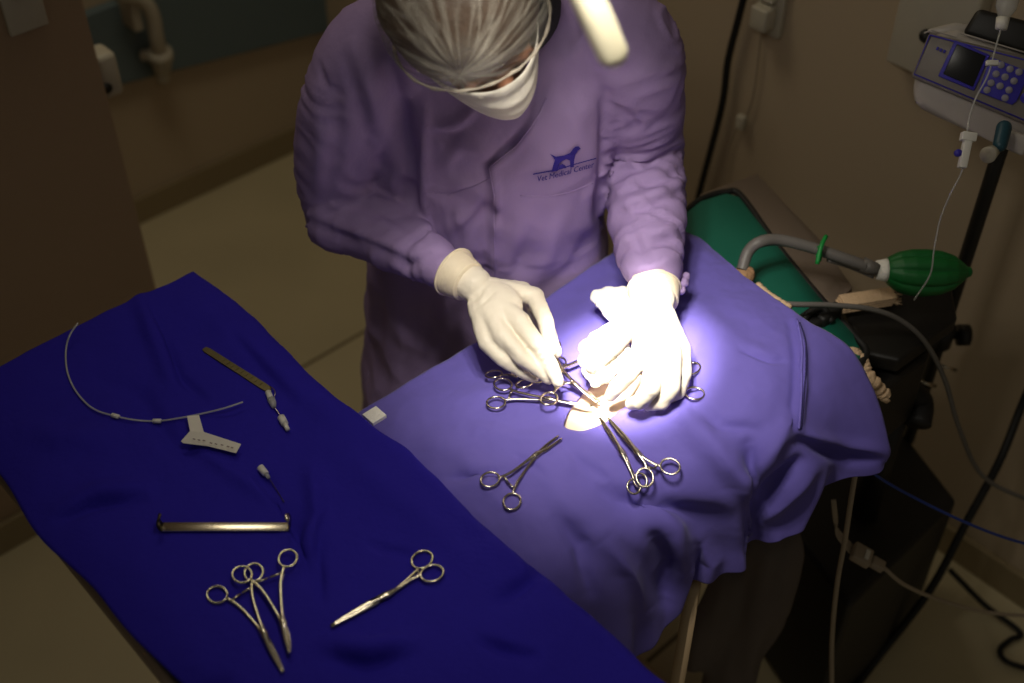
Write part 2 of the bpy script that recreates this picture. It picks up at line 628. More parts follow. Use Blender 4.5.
def bend(s, edge, r=0.018):
    """arc-length past an edge -> (horizontal, drop)"""
    if s <= edge - r: return s, 0.0
    q_ = s - (edge - r)
    L = r * math.pi / 2
    if q_ < L:
        an = q_ / r
        return edge - r + r * math.sin(an), r * (1 - math.cos(an))
    return edge + (q_ - L) * 0.12, r + (q_ - L)


grid = []
for i in range(NU + 1):
    row = []
    for j in range(NV + 1):
        bu = u0 + (u1 - u0) * i / NU
        av = v0 + (v1 - v0) * j / NV
        # soft uneven edges
        eb = B_B + 0.006 * noise.noise(Vector((av * 9, 3, 0)))
        ea = A_R + 0.012 * noise.noise(Vector((bu * 5, 7, 0))) + 0.004 * noise.noise(Vector((bu * 20, 1, 0)))
        b_, db = bend(bu, eb)
        a_, da = bend(av, ea)
        drop = max(da, db) if min(da, db) < 0.02 else max(da, db)
        z = MZ - drop
        z += 0.0035 * fbm(av, bu, 7, 2.3) + 0.0012 * fbm(av, bu, 22, 8.1)
        if da > 0.02: a_ += 0.010 * noise.noise(Vector((bu * 16, 5, 0))) * min(1, (da - 0.02) / 0.05)
        if db > 0.02: b_ += 0.010 * noise.noise(Vector((av * 18, 9, 0))) * min(1, (db - 0.02) / 0.05)
        # left hem: irregular; the cloth lies a little askew
        a_ += 0.004 * max(0, 1 - j / 40) * max(0, (1.0 - bu) / 0.4)
        # left hem: irregular, with a notch
        if j < 14:
            k = (14 - j) / 14
            a_ += k * (0.010 * noise.noise(Vector((bu * 7, 0, 2))) + (0.030 * math.exp(-((bu - 0.775) / 0.025) ** 2)) - 0.014 * math.exp(-((bu - 1.15) / 0.12) ** 2))
            z -= 0.012 * k * k
        row.append(bm.verts.new(AB(a_, b_, z)))
    grid.append(row)
for i in range(NU):
    for j in range(NV):
        bm.faces.new((grid[i][j], grid[i + 1][j], grid[i + 1][j + 1], grid[i][j + 1]))
CR = [
    ([(150, 310), (165, 345), (180, 378), (205, 400)], -0.004, 5), ([(140, 300), (160, 350), (172, 380)], 0.006, 9),
    ([(60, 520), (90, 505), (140, 498)], -0.005, 6), ([(60, 510), (100, 490), (150, 488)], 0.004, 9),
    ([(200, 455), (240, 480), (275, 500), (300, 545)], 0.004, 8), ([(262, 478), (280, 505), (300, 535), (310, 580)], -0.006, 7),
    ([(305, 560), (318, 520), (312, 470)], 0.006, 9), ([(320, 600), (318, 560), (322, 520)], -0.004, 5),
    ([(480, 640), (510, 650), (535, 655)], -0.006, 5), ([(330, 660), (360, 665), (400, 660)], -0.004, 9), ([(330, 645), (370, 650), (410, 643)], 0.008, 10),
    ([(190, 300), (240, 340), (300, 390), (345, 430)], 0.005, 14), ([(230, 330), (262, 370), (290, 400)], -0.003, 6),
    ([(330, 440), (400, 500), (470, 560)], 0.004, 20), ([(370, 545), (400, 552), (415, 556)], -0.003, 4),
    ([(100, 380), (140, 395), (170, 440), (220, 470)], -0.004, 10), ([(30, 430), (60, 440), (110, 435)], 0.005, 12),
    ([(500, 600), (530, 580), (545, 565)], -0.006, 8), ([(540, 560), (550, 545), (575, 548)], 0.006, 8),
]
bm.normal_update()
if sum(f.normal.z for f in bm.faces) < 0: bmesh.ops.reverse_faces(bm, faces=bm.faces)
for pth, am, w in CR: crease(bm, pth, am * 2.2, w)
BV_M = bvh_of(bm)
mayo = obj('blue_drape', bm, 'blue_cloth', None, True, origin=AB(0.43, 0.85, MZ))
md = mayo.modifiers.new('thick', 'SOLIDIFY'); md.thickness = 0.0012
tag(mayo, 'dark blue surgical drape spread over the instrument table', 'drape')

# ------------------------------------------------------------------ operating table, drape, patient
ot = empty('operating_table', AB(0.95, 0.78, 0), 'operating table with teal pad and dull metal top, under the violet-blue drape', 'operating table')
bm = bmesh.new(); box(bm, AB(0.93, 0.835, 0.86), DA, DB, Z, 0.27, 0.185, 0.014, 0.006); obj('table_top', bm, 'table_metal', ot)
bm = bmesh.new(); tube(bm, [AB(0.93, 0.78, 0.06), AB(0.93, 0.78, 0.845)], 0.045, 20); obj('pedestal', bm, 'beige', ot)
bm = bmesh.new(); box(bm, AB(0.93, 0.78, 0.035), DA, DB, Z, 0.22, 0.17, 0.03, 0.01); obj('base', bm, 'beige', ot)
t_ = P(690, 606, 0.72)
bm = bmesh.new(); tube(bm, [Vector((t_.x, t_.y, 0.03)), Vector((t_.x, t_.y, 0.775))], 0.011, 10); obj('leg', bm, 'beige', ot)
# head plate and pad
pz = 0.955
bm = bmesh.new()
prism(bm, [P(700, 194, pz - 0.035), P(757, 173, pz - 0.035), P(820, 240, pz - 0.035), P(853, 287, pz - 0.035), P(800, 340, pz - 0.035), P(720, 290, pz - 0.035)], Z * -0.012, 0.002)
obj('head_plate', bm, 'table_metal', ot)
bm = bmesh.new()
prism(bm, [P(684, 212, pz), P(700, 199, pz), P(726, 191, pz), P(741, 195, pz), P(775, 243, pz), P(820, 298, pz), P(853, 334, pz), P(866, 352, pz), P(850, 372, pz), P(760, 400, pz), P(660, 290, pz)], Z * -0.03, 0.009)
obj('pad', bm, 'teal', ot)
bm = bmesh.new()
tube(bm, cr([P(x, y, pz - 0.008) for x, y in [(684, 213), (702, 199), (726, 192), (741, 196), (775, 243), (820, 298), (853, 334), (866, 353), (850, 374)]], 60), 0.006, 8)
obj('piping', bm, 'rubber', ot)
# bracket under the head plate
c = P(830, 345, 0.85)
bm = bmesh.new(); box(bm, AB(1.25, 0.86, 0.885), DA, DB, Z, 0.13, 0.02, 0.012, 0.004); obj('support_bar', bm, 'table_metal', ot)

RAW = [
    [(330, 432, .875), (350, 472, .90), (395, 520, .91), (445, 570, .91), (500, 620, .90), (530, 660, .83), (560, 705, .75)],
    [(392, 392, .935), (420, 440, .965), (455, 490, .975), (505, 545, .965), (560, 595, .92), (590, 645, .82), (606, 700, .70)],
    [(470, 345, .95), (490, 390, .985), (522, 440, .995), (572, 500, .985), (622, 552, .93), (648, 600, .83), (650, 655, .73)],
    [(550, 295, .96), (575, 340, .995), (602, 400, 1.00), (640, 460, 1.00), (680, 512, .955), (700, 558, .86), (690, 596, .79)],
    [(615, 252, .97), (650, 300, 1.01), (680, 360, 1.035), (705, 425, 1.035), (735, 480, .99), (752, 525, .90), (752, 558, .84)],
    [(668, 228, .985), (710, 275, 1.02), (745, 330, 1.055), (772, 385, 1.06), (800, 435, 1.02), (815, 480, .95), (802, 522, .89)],
    [(697, 236, .99), (757, 286, 1.03), (803, 318, 1.045), (850, 347, 1.05), (873, 388, 1.02), (887, 440, .975), (884, 456, .945)],
]
G = [[P(*c_) for c_ in col_] for col_ in RAW]


def crv(p, t):
    n_ = len(p) - 1
    s = min(max(t, 0), 1) * n_
    k = min(int(s), n_ - 1)
    u = s - k
    a = p[k - 1] if k > 0 else p[0] * 2 - p[1]
    b, c_ = p[k], p[k + 1]
    d_ = p[k + 2] if k + 2 <= n_ else p[n_] * 2 - p[n_ - 1]
    return 0.5 * ((2 * b) + (c_ - a) * u + (2 * a - 5 * b + 4 * c_ - d_) * u * u + (3 * b - a - 3 * c_ + d_) * u ** 3)


bm = bmesh.new()
NI, NJ = 210, 190
rows_ = [[crv(G[c_], j / NJ) for j in range(NJ + 1)] for c_ in range(7)]
grid = []
for i in range(NI + 1):
    row = []
    for j in range(NJ + 1):
        p = crv([rows_[c_][j] for c_ in range(7)], i / NI)
        s = j / NJ
        hang = max(0, (s - 0.62) / 0.38)
        w_ = fbm(p.x, p.y, 9, 4.4) * 0.005 + fbm(p.x, p.y, 26, 1.2) * 0.0012
        # folds of the hanging side run downwards
        a_ = i / NI
        fold = math.sin(a_ * 34 + 2.2 * noise.noise(Vector((a_ * 6, s * 2, 0)))) * 0.5 + 0.7 * noise.noise(Vector((a_ * 17, s * 1.4, 4)))
        p = p + Z * w_ + (-DB) * ((fold * 0.030 - 0.004) * hang)
        row.append(bm.verts.new(p))
    grid.append(row)
for i in range(NI):
    for j in range(NJ):
        bm.faces.new((grid[i][j], grid[i + 1][j], grid[i + 1][j + 1], grid[i][j + 1]))
CO = [
    ([(797, 321), (803, 350), (802, 390), (798, 430)], 0.006, 4), ([(790, 325), (796, 352), (795, 390), (790, 425)], -0.003, 4),
    ([(797, 432), (820, 440), (850, 447), (884, 452)], 0.006, 7), ([(797, 440), (820, 450), (850, 458), (880, 462)], -0.012, 6),
    ([(690, 420), (720, 455), (742, 480), (748, 530)], 0.011, 14), ([(750, 445), (760, 480), (759, 520), (754, 550)], -0.011, 9),
    ([(790, 420), (770, 450), (750, 490)], 0.012, 10), ([(812, 470), (790, 490), (765, 520)], 0.012, 8), ([(800, 460), (785, 475), (765, 490)], -0.010, 6),
    ([(580, 475), (620, 500), (680, 515), (730, 520)], -0.010, 12), ([(640, 500), (670, 530), (680, 570)], 0.012, 12), ([(655, 540), (668, 570), (665, 600)], -0.014, 9),
    ([(600, 540), (625, 570), (640, 610)], 0.012, 12), ([(700, 540), (712, 560), (705, 590)], 0.010, 9),
    ([(450, 478), (475, 474), (505, 470)], -0.006, 5), ([(480, 430), (520, 440), (570, 436)], 0.003, 8),
    ([(540, 470), (560, 500), (600, 530), (640, 545)], 0.006, 14), ([(700, 410), (720, 425), (760, 430)], -0.004, 6),
    ([(740, 350), (770, 360), (785, 362)], -0.004, 3), ([(690, 300), (720, 330), (750, 350)], 0.004, 12),
    ([(420, 400), (470, 400), (520, 385)], 0.003, 12), ([(560, 440), (580, 462), (610, 480)], -0.003, 6),
    ([(512, 455), (530, 462), (545, 475)], -0.003, 4), ([(700, 330), (688, 360), (695, 410)], -0.005, 8),
    ([(430, 440), (460, 455), (480, 480), (520, 520)], 0.004, 12), ([(560, 520), (580, 545), (590, 590)], -0.008, 8),
]
bm.normal_update()
if sum(f.normal.z for f in bm.faces) < 0: bmesh.ops.reverse_faces(bm, faces=bm.faces)
for pth, am, w in CO: crease(bm, pth, am * 1.7, w)
BV_O = bvh_of(bm)
# window in the drape over the incision
hole = [(562, 428), (568, 412), (580, 396), (600, 378), (628, 366), (648, 376), (640, 398), (618, 412), (604, 424), (582, 433)]


def inside(px, py, poly):
    c_ = False
    n_ = len(poly)
    for i in range(n_):
        x1_, y1_ = poly[i]; x2_, y2_ = poly[(i + 1) % n_]
        if (y1_ > py) != (y2_ > py) and px < (x2_ - x1_) * (py - y1_) / (y2_ - y1_) + x1_: c_ = not c_
    return c_


dead = []
for f in bm.faces:
    px, py, dd = proj(f.calc_center_median())
    if 555 < px < 655 and 360 < py < 440 and inside(px, py, hole): dead.append(f)
bmesh.ops.delete(bm, geom=dead, context='FACES')
bv_ = [v for v in bm.verts if v.is_boundary and inside(proj(v.co)[0], proj(v.co)[1], [(545, 350), (665, 350), (665, 450), (545, 450)])]
for _ in range(14):
    new = {}
    for v in bv_:
        nb = [e.other_vert(v) for e in v.link_edges if e.is_boundary]
        if len(nb) == 2: new[v] = v.co * 0.4 + (nb[0].co + nb[1].co) * 0.3
    for v, c_ in new.items(): v.co = c_
for v in bv_: v.co += Z * 0.001
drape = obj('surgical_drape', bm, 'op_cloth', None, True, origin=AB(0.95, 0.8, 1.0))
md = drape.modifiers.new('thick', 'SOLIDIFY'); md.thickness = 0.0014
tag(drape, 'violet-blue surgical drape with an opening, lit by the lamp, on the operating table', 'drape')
bm = bmesh.new()
pts = [hit(BV_O, x, y, 0.0025)[0] for x, y in [(797, 321), (801, 335), (803, 350), (803, 370), (802, 390), (800, 412), (798, 429)]]
tube(bm, cr(pts, 40), 0.0017, 6)
obj('seam', bm, 'seam', drape)
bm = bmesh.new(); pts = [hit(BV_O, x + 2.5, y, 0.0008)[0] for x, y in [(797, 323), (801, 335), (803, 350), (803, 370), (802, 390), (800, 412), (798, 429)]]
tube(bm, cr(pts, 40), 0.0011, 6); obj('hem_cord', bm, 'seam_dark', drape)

# patient: a dog on its back under the drape
bm = bmesh.new()
T0 = P(600, 412, 0.955); 
chain(bm, [AB(0.70, 0.80, 0.925), AB(0.86, 0.80, 0.925), AB(1.0, 0.79, 0.93), AB(1.12, 0.80, 0.945)], [0.040, 0.048, 0.05, 0.045], 20)
neck = AB(1.20, 0.84, 0.935)
hd = AB(1.245, 0.88, 0.955)
mz = P(745, 275, 1.000)
chain(bm, [AB(1.12, 0.80, 0.945), neck, hd], [0.045, 0.034, 0.036], 18)
chain(bm, [hd, hd.lerp(mz, 0.55), mz], [0.034, 0.022, 0.017], 16)
ellipsoid(bm, mz + (mz - hd).normalized() * 0.008, X, Y, Z, 0.011, 0.011, 0.009, 12, 8)
for s in (-1, 1):
    ellipsoid(bm, hd + DB * 0.028 * s - DA * 0.006 - Z * 0.01, DA, DB, Z, 0.02, 0.012, 0.008, 12, 8)
# folded fore and hind legs
for s in (-1, 1):
    chain(bm, [AB(1.1, 0.80 + s * 0.045, 0.94), AB(1.06, 0.80 + s * 0.10, 0.925), AB(1.13, 0.80 + s * 0.13, 0.915)], [0.024, 0.016, 0.011], 12)
    chain(bm, [AB(0.72, 0.80 + s * 0.035, 0.92), AB(0.76, 0.80 + s * 0.095, 0.92), AB(0.69, 0.80 + s * 0.12, 0.905)], [0.028, 0.018, 0.011], 12)
chain(bm, [AB(0.70, 0.80, 0.915), AB(0.665, 0.82, 0.90)], [0.012, 0.007], 10)
bm = fuse(bm, 0.005, 5)
dog = empty('dog', AB(0.95, 0.8, 0.88), 'brown furred dog lying under the violet-blue drape with its muzzle at the edge', 'dog')
obj('body', bm, 'fur', dog)
bm = bmesh.new()  # shaved belly skin in the drape's window
n1, n2 = 26, 26
gr = []
for i in range(n1 + 1):
    row = []
    for j in range(n2 + 1):
        px = 545 + 120 * i / n1; py = 350 + 100 * j / n2
        h_, nn = hit(BV_O, px, py, 0)
        e = min(i, n1 - i, j, n2 - j) / (n1 / 2)
        row.append(bm.verts.new(h_ - Z * (0.006 + 0.02 * (1 - min(1, e * 2.2)) - 0.002 * math.sin(i * 0.9) * math.sin(j * 0.7))))
    gr.append(row)
for i in range(n1):
    for j in range(n2): bm.faces.new((gr[i][j], gr[i + 1][j], gr[i + 1][j + 1], gr[i][j + 1]))
sk = obj('belly_skin', bm, 'dog_skin', dog); tag(sk, 'shaved pale skin in the opening of the drape')
bm = bmesh.new()
tube(bm, cr([P(x, y, 1.02) for x, y in [(757, 284), (767, 293), (779, 301), (791, 308)]], 20), [0.004 + 0.0015 * abs(math.sin(i * 1.1)) for i in range(21)], 8)
obj('paw_tape', bm, 'rope', dog)

# ------------------------------------------------------------------ hose and green breathing bag
def spath(l): return [P(*p) for p in l]


hz = 1.03
pth = cr(spath([(742, 270, 1.01), (748, 252, 1.03), (760, 242, 1.045), (780, 240, 1.04), (810, 247, 1.03), (840, 257, 1.02), (866, 266, 1.01)]), 110)
bm = bmesh.new(); tube(bm, pth, [0.0085 + (0.0012 if i % 2 else 0) for i in range(111)], 12)
hose = obj('breathing_hose', bm, 'grey_tube'); tag(hose, 'grey ribbed hose from the dog muzzle to the green breathing bag', 'hose')
bm = bmesh.new(); tube(bm, cr(spath([(828, 259, 1.012), (850, 266, 1.0), (874, 276, 0.99)]), 12), 0.005, 10); obj('second_tube', bm, 'grey_tube', hose)
bm = bmesh.new(); tube(bm, spath([(862, 264, 1.01), (878, 270, 1.005)]), [0.012, 0.010], 14); obj('connector', bm, 'grey_tube', hose)
bm = bmesh.new()
tube(bm, cr(spath([(826, 236, 1.055), (821, 247, 1.05), (817, 264, 1.03)]), 10), 0.0035, 8)
ring_loop(bm, P(819, 254, 1.03), UP, (FW + Z * 0.1).normalized(), 0.011, 0.0025, 18, 6)
tag(obj('green_clip', bm, 'green_clip'), 'small green plastic clip around the grey breathing hose', 'clip')

b0, b1 = P(880, 270, 1.0), P(972, 272, 1.0)
root = empty('breathing_bag', (b0 + b1) / 2, 'green pleated rubber breathing bag lying beside the black pole', 'breathing bag')
bm = bmesh.new()
ax = (b1 - b0)
Lb = ax.length; axn = ax.normalized()
sa, sb = frame(axn)
prof = [(0, 0.3), (0.04, 0.38), (0.10, 0.62), (0.2, 0.86), (0.34, 1.0), (0.5, 1.02), (0.66, 0.95), (0.8, 0.74), (0.9, 0.42), (0.95, 0.24), (0.985, 0.2), (1.0, 0.1)]
NS = 96
rings = []
for i in range(61):
    t = i / 60
    for k in range(len(prof) - 1):
        if prof[k][0] <= t <= prof[k + 1][0]:
            u = (t - prof[k][0]) / (prof[k + 1][0] - prof[k][0]); rr = prof[k][1] * (1 - u) + prof[k + 1][1] * u
            break
    ring = []
    for k in range(NS):
        an = 2 * math.pi * k / NS
        env = math.sin(math.pi * min(1, max(0, t))) ** 0.8
        pl = 1 - 0.16 * env * (1 - abs(math.sin(an * 4))) ** 2
        ring.append(bm.verts.new(b0 + axn * (t * Lb) + (sa * math.cos(an) + sb * math.sin(an)) * (0.037 * rr * pl) - Z * 0.004 * math.sin(math.pi * t)))
    rings.append(ring)
for i in range(60):
    for k in range(NS): bm.faces.new((rings[i][k], rings[i][(k + 1) % NS], rings[i + 1][(k + 1) % NS], rings[i + 1][k]))
bm.faces.new(rings[0][::-1]); bm.faces.new(rings[-1])
obj('bag', bm, 'green', root)
bm = bmesh.new(); tube(bm, [b0 - axn * 0.006, b0 + axn * 0.004, b0 + axn * 0.010], [0.015, 0.017, 0.019], 20); obj('collar', bm, 'gauze', root)

# ------------------------------------------------------------------ black trolley under the bag with beige pack
tz = 0.90
root = empty('equipment_rack', AB(WA - 0.15, 0.66, 0.6), 'black equipment rack standing by the right wall below the green breathing bag', 'rack')
bm = bmesh.new()
prism(bm, [P(838, 292, tz), P(952, 284, tz), P(958, 318, tz), P(900, 360, tz), P(862, 352, tz)], Z * -0.03, 0.006)
obj('top_shelf', bm, 'black', root, False)
bm = bmesh.new(); prism(bm, [P(828, 318, 0.86), P(925, 312, 0.86), P(932, 352, 0.86), P(872, 400, 0.86), P(846, 372, 0.86)], Z * -0.16, 0.012); obj('cabinet', bm, 'black', root, False)
bm = bmesh.new(); tube(bm, cr([P(905, 385, 0.76), P(920, 402, 0.72), P(918, 425, 0.70)], 12), 0.022, 12); ellipsoid(bm, P(880, 415, 0.72), X, Y, Z, 0.03, 0.03, 0.026, 16, 10); obj('lower_mount', bm, 'rubber', root)
bm = bmesh.new(); prism(bm, [P(768, 500, .42), P(905, 432, .42), P(958, 500, .42), P(850, 606, .42)], Z * -0.41, 0.012); obj('added_dark_base', bm, 'black', root, False)  # invented black block, added to keep this floor area dark
bm = bmesh.new(); q_ = P(898, 400, .72); tube(bm, [q_, Vector((q_.x, q_.y, .415))], 0.025, 14); obj('column', bm, 'black', root)
bm = bmesh.new()
box(bm, P(812, 322, 0.955), DA, DB, Z, 0.028, 0.018, 0.014, 0.006)
box(bm, P(828, 318, 0.955), DA, DB, Z, 0.026, 0.010, 0.018, 0.006)
tube(bm, cr(spath([(800, 330, 0.96), (808, 314, 0.975), (822, 308, 0.975), (832, 322, 0.96)]), 20), 0.006, 8)
tag(obj('black_clamp', bm, 'rubber'), 'black clamp gripping the edge of the teal pad under the grey hose', 'clamp')
root = empty('gauze_pack', P(868, 303, 0.915), 'beige folded gauze pack with a frayed end on the black rack', 'gauze')
bm = bmesh.new()
e0, e1 = P(838, 304, 0.925), P(890, 296, 0.925)
ax = (e1 - e0).normalized(); sd = Z.cross(ax)
for k in range(4):
    box(bm, (e0 + e1) / 2 + Z * (0.0045 * k - 0.008) + ax * 0.002 * k, ax, sd, Z, (e1 - e0).length / 2, 0.014, 0.002, 0.0012)
obj('gauze_stack', bm, 'rope', root)
bm = bmesh.new()
for k in range(26):
    o_ = e1 + sd * random.uniform(-0.014, 0.014) + Z * random.uniform(-0.008, 0.006) - ax * 0.01
    tube(bm, cr([o_, o_ + ax * 0.012 + Z * random.uniform(-.004, .004), o_ + ax * random.uniform(0.018, 0.03) + sd * random.uniform(-.006, .006) - Z * random.uniform(0, .01)], 5), 0.0012, 5)
obj('frayed_threads', bm, 'rope', root)

bm = bmesh.new()  # twisted beige gauze hanging at the drape corner
L_ = cr(spath([(852, 352, 0.95), (862, 362, 0.94), (866, 372, 0.93), (873, 381, 0.92), (880, 390, 0.90), (887, 397, 0.89)]), 70)
tube(bm, L_, [0.0065 + 0.0045 * abs(math.sin(i * 0.32)) for i in range(71)], 14)
for i in range(0, 70):
    L_[i] += Vector((0.0035 * math.cos(i * 0.7), 0.002 * math.sin(i * 0.9), 0.003 * math.sin(i * 0.7)))
tube(bm, L_, [0.006 + 0.003 * abs(math.sin(i * 0.32 + 0.8)) for i in range(71)], 10)
tag(obj('twisted_gauze', bm, 'rope'), 'twisted beige gauze rope hanging past the right corner of the violet-blue drape', 'gauze')

# ------------------------------------------------------------------ drip pole with infusion pump
PX, PY = 0.788, 1.686
root = empty('drip_pole', (PX, PY, 0), 'black drip pole mounted on the black rack, carrying the infusion pump', 'pole')


def pole_at(py):   # world point on the pole seen at image row py
    lo_, hi_ = 0.0, 1.6
    for _ in range(40):
        m_ = (lo_ + hi_) / 2
        if proj(Vector((PX, PY, m_)))[1] > py: lo_ = m_
        else: hi_ = m_
    return Vector((PX, PY, lo_))


q_ = pole_at(440)
bm = bmesh.new(); tube(bm, [q_, Vector((PX, PY, 1.55))], 0.0125, 14); obj('pole', bm, 'black', root)
c = pole_at(335)
bm = bmesh.new(); tube(bm, [c + Z * 0.022, c - Z * 0.022], 0.022, 18); tube(bm, [c, c + X * 0.035], [0.008, 0.008], 10)
cl = obj('pole_clamp', bm, 'black', root)
bm = bmesh.new(); tube(bm, [c + X * 0.03, c + X * 0.05], 0.02, 18); obj('clamp_knob', bm, 'black', cl)
for (x, y) in ((945, 356), (924, 372)):
    q = P(x, y, 0.80) ; q = pole_at(y) + X * ((x - proj(pole_at(y))[0]) / FPX * 2.2) - Y * 0.03
    bm = bmesh.new(); tube(bm, [q - X * 0.016 + Z * 0.004, q + X * 0.016 - Z * 0.008], 0.0035, 10); obj('screw', bm, 'steel', root)
bm = bmesh.new()
tube(bm, cr([pole_at(330), pole_at(345) - X * 0.05 - Y * 0.05, pole_at(390) - X * 0.11 - Y * 0.08], 12), 0.009, 10)
obj('side_arm', bm, 'black', root)

# pump: its own axes. u = along the front, w = out of the face
pc = D(985, 92, 1.84)
PU = (D(1024, 108, 1.84) - D(930, 68, 1.87)).normalized()
PWn = (CAM - pc).normalized()
PW = (PWn - PU * PWn.dot(PU)).normalized()
PV = PW.cross(PU).normalized()    # up in the face plane


def pp(px, py, w=0.0):
    r = ray(px, py)
    t = ((pc + PW * w) - CAM).dot(PW) / r.dot(PW)
    return CAM + r * t


pump = empty('infusion_pump', pc, 'pale infusion pump with dark screen and violet keypad on the black pole', 'infusion pump')
face = [pp(929, 34), pp(912, 76), pp(1040, 131), pp(1062, 92), pp(1046, 58), pp(960, 30)]
bm = bmesh.new(); prism(bm, [pp(*p, -0.004) for p in [(929, 33), (911, 77), (1050, 135), (1066, 96), (1050, 62)]], -PW * 0.018, 0.004); obj('front_panel', bm, 'pump_face', pump)
bm = bmesh.new(); prism(bm, [pp(*p, -0.02) for p in [(915, 76), (912, 96), (918, 108), (1000, 146), (1050, 165), (1066, 120), (1050, 62), (958, 28), (930, 36)]], -PW * 0.09, 0.012); obj('housing', bm, 'pump_body', pump)
bm = bmesh.new()
tube(bm, [pp(*p, 0.0) for p in [(930, 35), (914, 74), (1048, 130), (1062, 96), (1048, 66), (930, 35)]], 0.0012, 6); obj('violet_trim', bm, 'violet', pump)
bm = bmesh.new()
tube(bm, [pp(*p, 0.0) for p in [(924, 33), (932, 30), (956, 37), (960, 33), (1050, 60)]], 0.0012, 6); obj('edge_bead', bm, 'pump_body', pump)
bm = bmesh.new(); prism(bm, [pp(*p, 0.001) for p in [(955, 40), (938, 76), (974, 91), (990, 55)]], -PW * 0.006, 0.001); obj('screen_frame', bm, 'violet', pump)
bm = bmesh.new(); prism(bm, [pp(*p, 0.0022) for p in [(957, 44), (943, 74), (973, 87), (986, 56)]], -PW * 0.005, 0.001); obj('screen', bm, 'screen', pump)
bm = bmesh.new(); prism(bm, [pp(*p, 0.001) for p in [(991, 57), (978, 92), (1012, 105), (1017, 101), (1030, 72)]], -PW * 0.006, 0.001); obj('keypad', bm, 'violet', pump)
for (x, y) in [(1001, 65), (1010, 69), (1019, 72), (996, 74), (1005, 77), (1014, 81), (991, 83), (1000, 86), (1009, 90), (987, 90), (1005, 98)]:
    q = pp(x, y, 0.001)
    bm = bmesh.new(); tube(bm, [q - PW * 0.002, q + PW * 0.0015, q + PW * 0.002], [0.0052, 0.0052, 0.0045], 14); obj('button', bm, 'button', pump)
bm = bmesh.new(); tube(bm, [pp(1026, 98, -0.001), pp(1026, 98, 0.002)], 0.008, 16); obj('round_key', bm, 'violet', pump)
# tiny maker's mark: three small letters as bars
bm = bmesh.new()
for k in range(3):
    c = pp(937.5 + k * 3.4, 48.5 + k * 1.5, 0.0005); box(bm, c, PU, PV, PW, 0.0018, 0.0024, 0.0005, 0.0003)
obj('maker_mark', bm, 'violet', pump)
bm = bmesh.new(); prism(bm, [pp(*p, -0.015) for p in [(978, 8), (962, 34), (1050, 62), (1062, 30)]], -PW * 0.07, 0.008); obj('top_tray', bm, 'black', pump)
bm = bmesh.new(); prism(bm, [pp(*p, -0.03) for p in [(955, 22), (925, 30), (935, 36), (965, 36), (975, 26)]], -PW * 0.05, 0.006); obj('rear_corner', bm, 'pump_body', pump)
# clamp lever
lv = D(995, 158, 1.78)
bm = bmesh.new(); chain(bm, [D(1004, 128, 1.79), D(1000, 145, 1.78)], [0.011, 0.010]); lvo = obj('lever', bm, 'lever', pump)
bm = bmesh.new(); q = D(988, 155, 1.77); tube(bm, [D(995, 150, 1.79), q, q + (CAM - q).normalized() * 0.004], [0.008, 0.012, 0.011], 16); obj('knob', bm, 'dim_white', lvo)
bm = bmesh.new(); box(bm, D(1016, 142, 1.83), PU, PV, PW, 0.016, 0.014, 0.03, 0.004); obj('pole_mount', bm, 'pump_body', pump)

# drip chamber and line
root = empty('drip_set', D(968, 145, 1.72), 'clear drip line with white roller clamp hanging in front of the infusion pump', 'drip line')
bm = bmesh.new(); tube(bm, [D(1010, -10, 1.7), D(1006, 8, 1.7), D(1003, 20, 1.7)], [0.016, 0.014, 0.006], 16); obj('drip_chamber', bm, 'clear', root)
bm = bmesh.new(); tube(bm, [D(1003, 18, 1.7), D(1001, 29, 1.7)], [0.009, 0.008], 14); obj('chamber_cap', bm, 'white', root)
bm = bmesh.new(); tube(bm, cr([D(*p) for p in [(1001, 28, 1.7), (995, 50, 1.7), (988, 75, 1.7), (975, 100, 1.71), (968, 125, 1.71), (964, 165, 1.72), (950, 195, 1.75), (940, 220, 1.78), (934, 250, 1.8), (930, 275, 1.82), (914, 300, 1.86)]], 60), 0.0013, 6); obj('line', bm, 'clear', root)
bm = bmesh.new(); box(bm, D(992, 63, 1.70), X, UP, FW, 0.008, 0.0035, 0.004, 0.001); obj('connector', bm, 'white', root)
q0, q1 = D(969, 134, 1.71), D(962, 167, 1.72)
bm = bmesh.new(); dr = (q1 - q0).normalized()
box(bm, (q0 + q1) / 2, dr, dr.cross(FW).normalized(), FW, 0.024, 0.0055, 0.006, 0.0015)
box(bm, q0 + dr * 0.004, dr, dr.cross(FW).normalized(), FW, 0.006, 0.010, 0.007, 0.0015)
cl = obj('roller_clamp', bm, 'white', root)
q = D(958, 153, 1.715); bm = bmesh.new(); tube(bm, [q - FW * 0.003, q + FW * 0.003], 0.005, 14); obj('roller', bm, 'violet', cl)

# ------------------------------------------------------------------ cables, lower right
def cable(name, pts, r, m, label, cat='cable', n=60, seg=8):
    b_ = bmesh.new()
    ws = [P(*p) for p in pts]
    for i, w_ in enumerate(ws):
        while w_.dot(DA) > WA - 0.03: w_ = CAM + (w_ - CAM) * 0.98
        ws[i] = w_
    tube(b_, cr(ws, n), r, seg)
    return tag(obj(name, b_, m), label, cat)


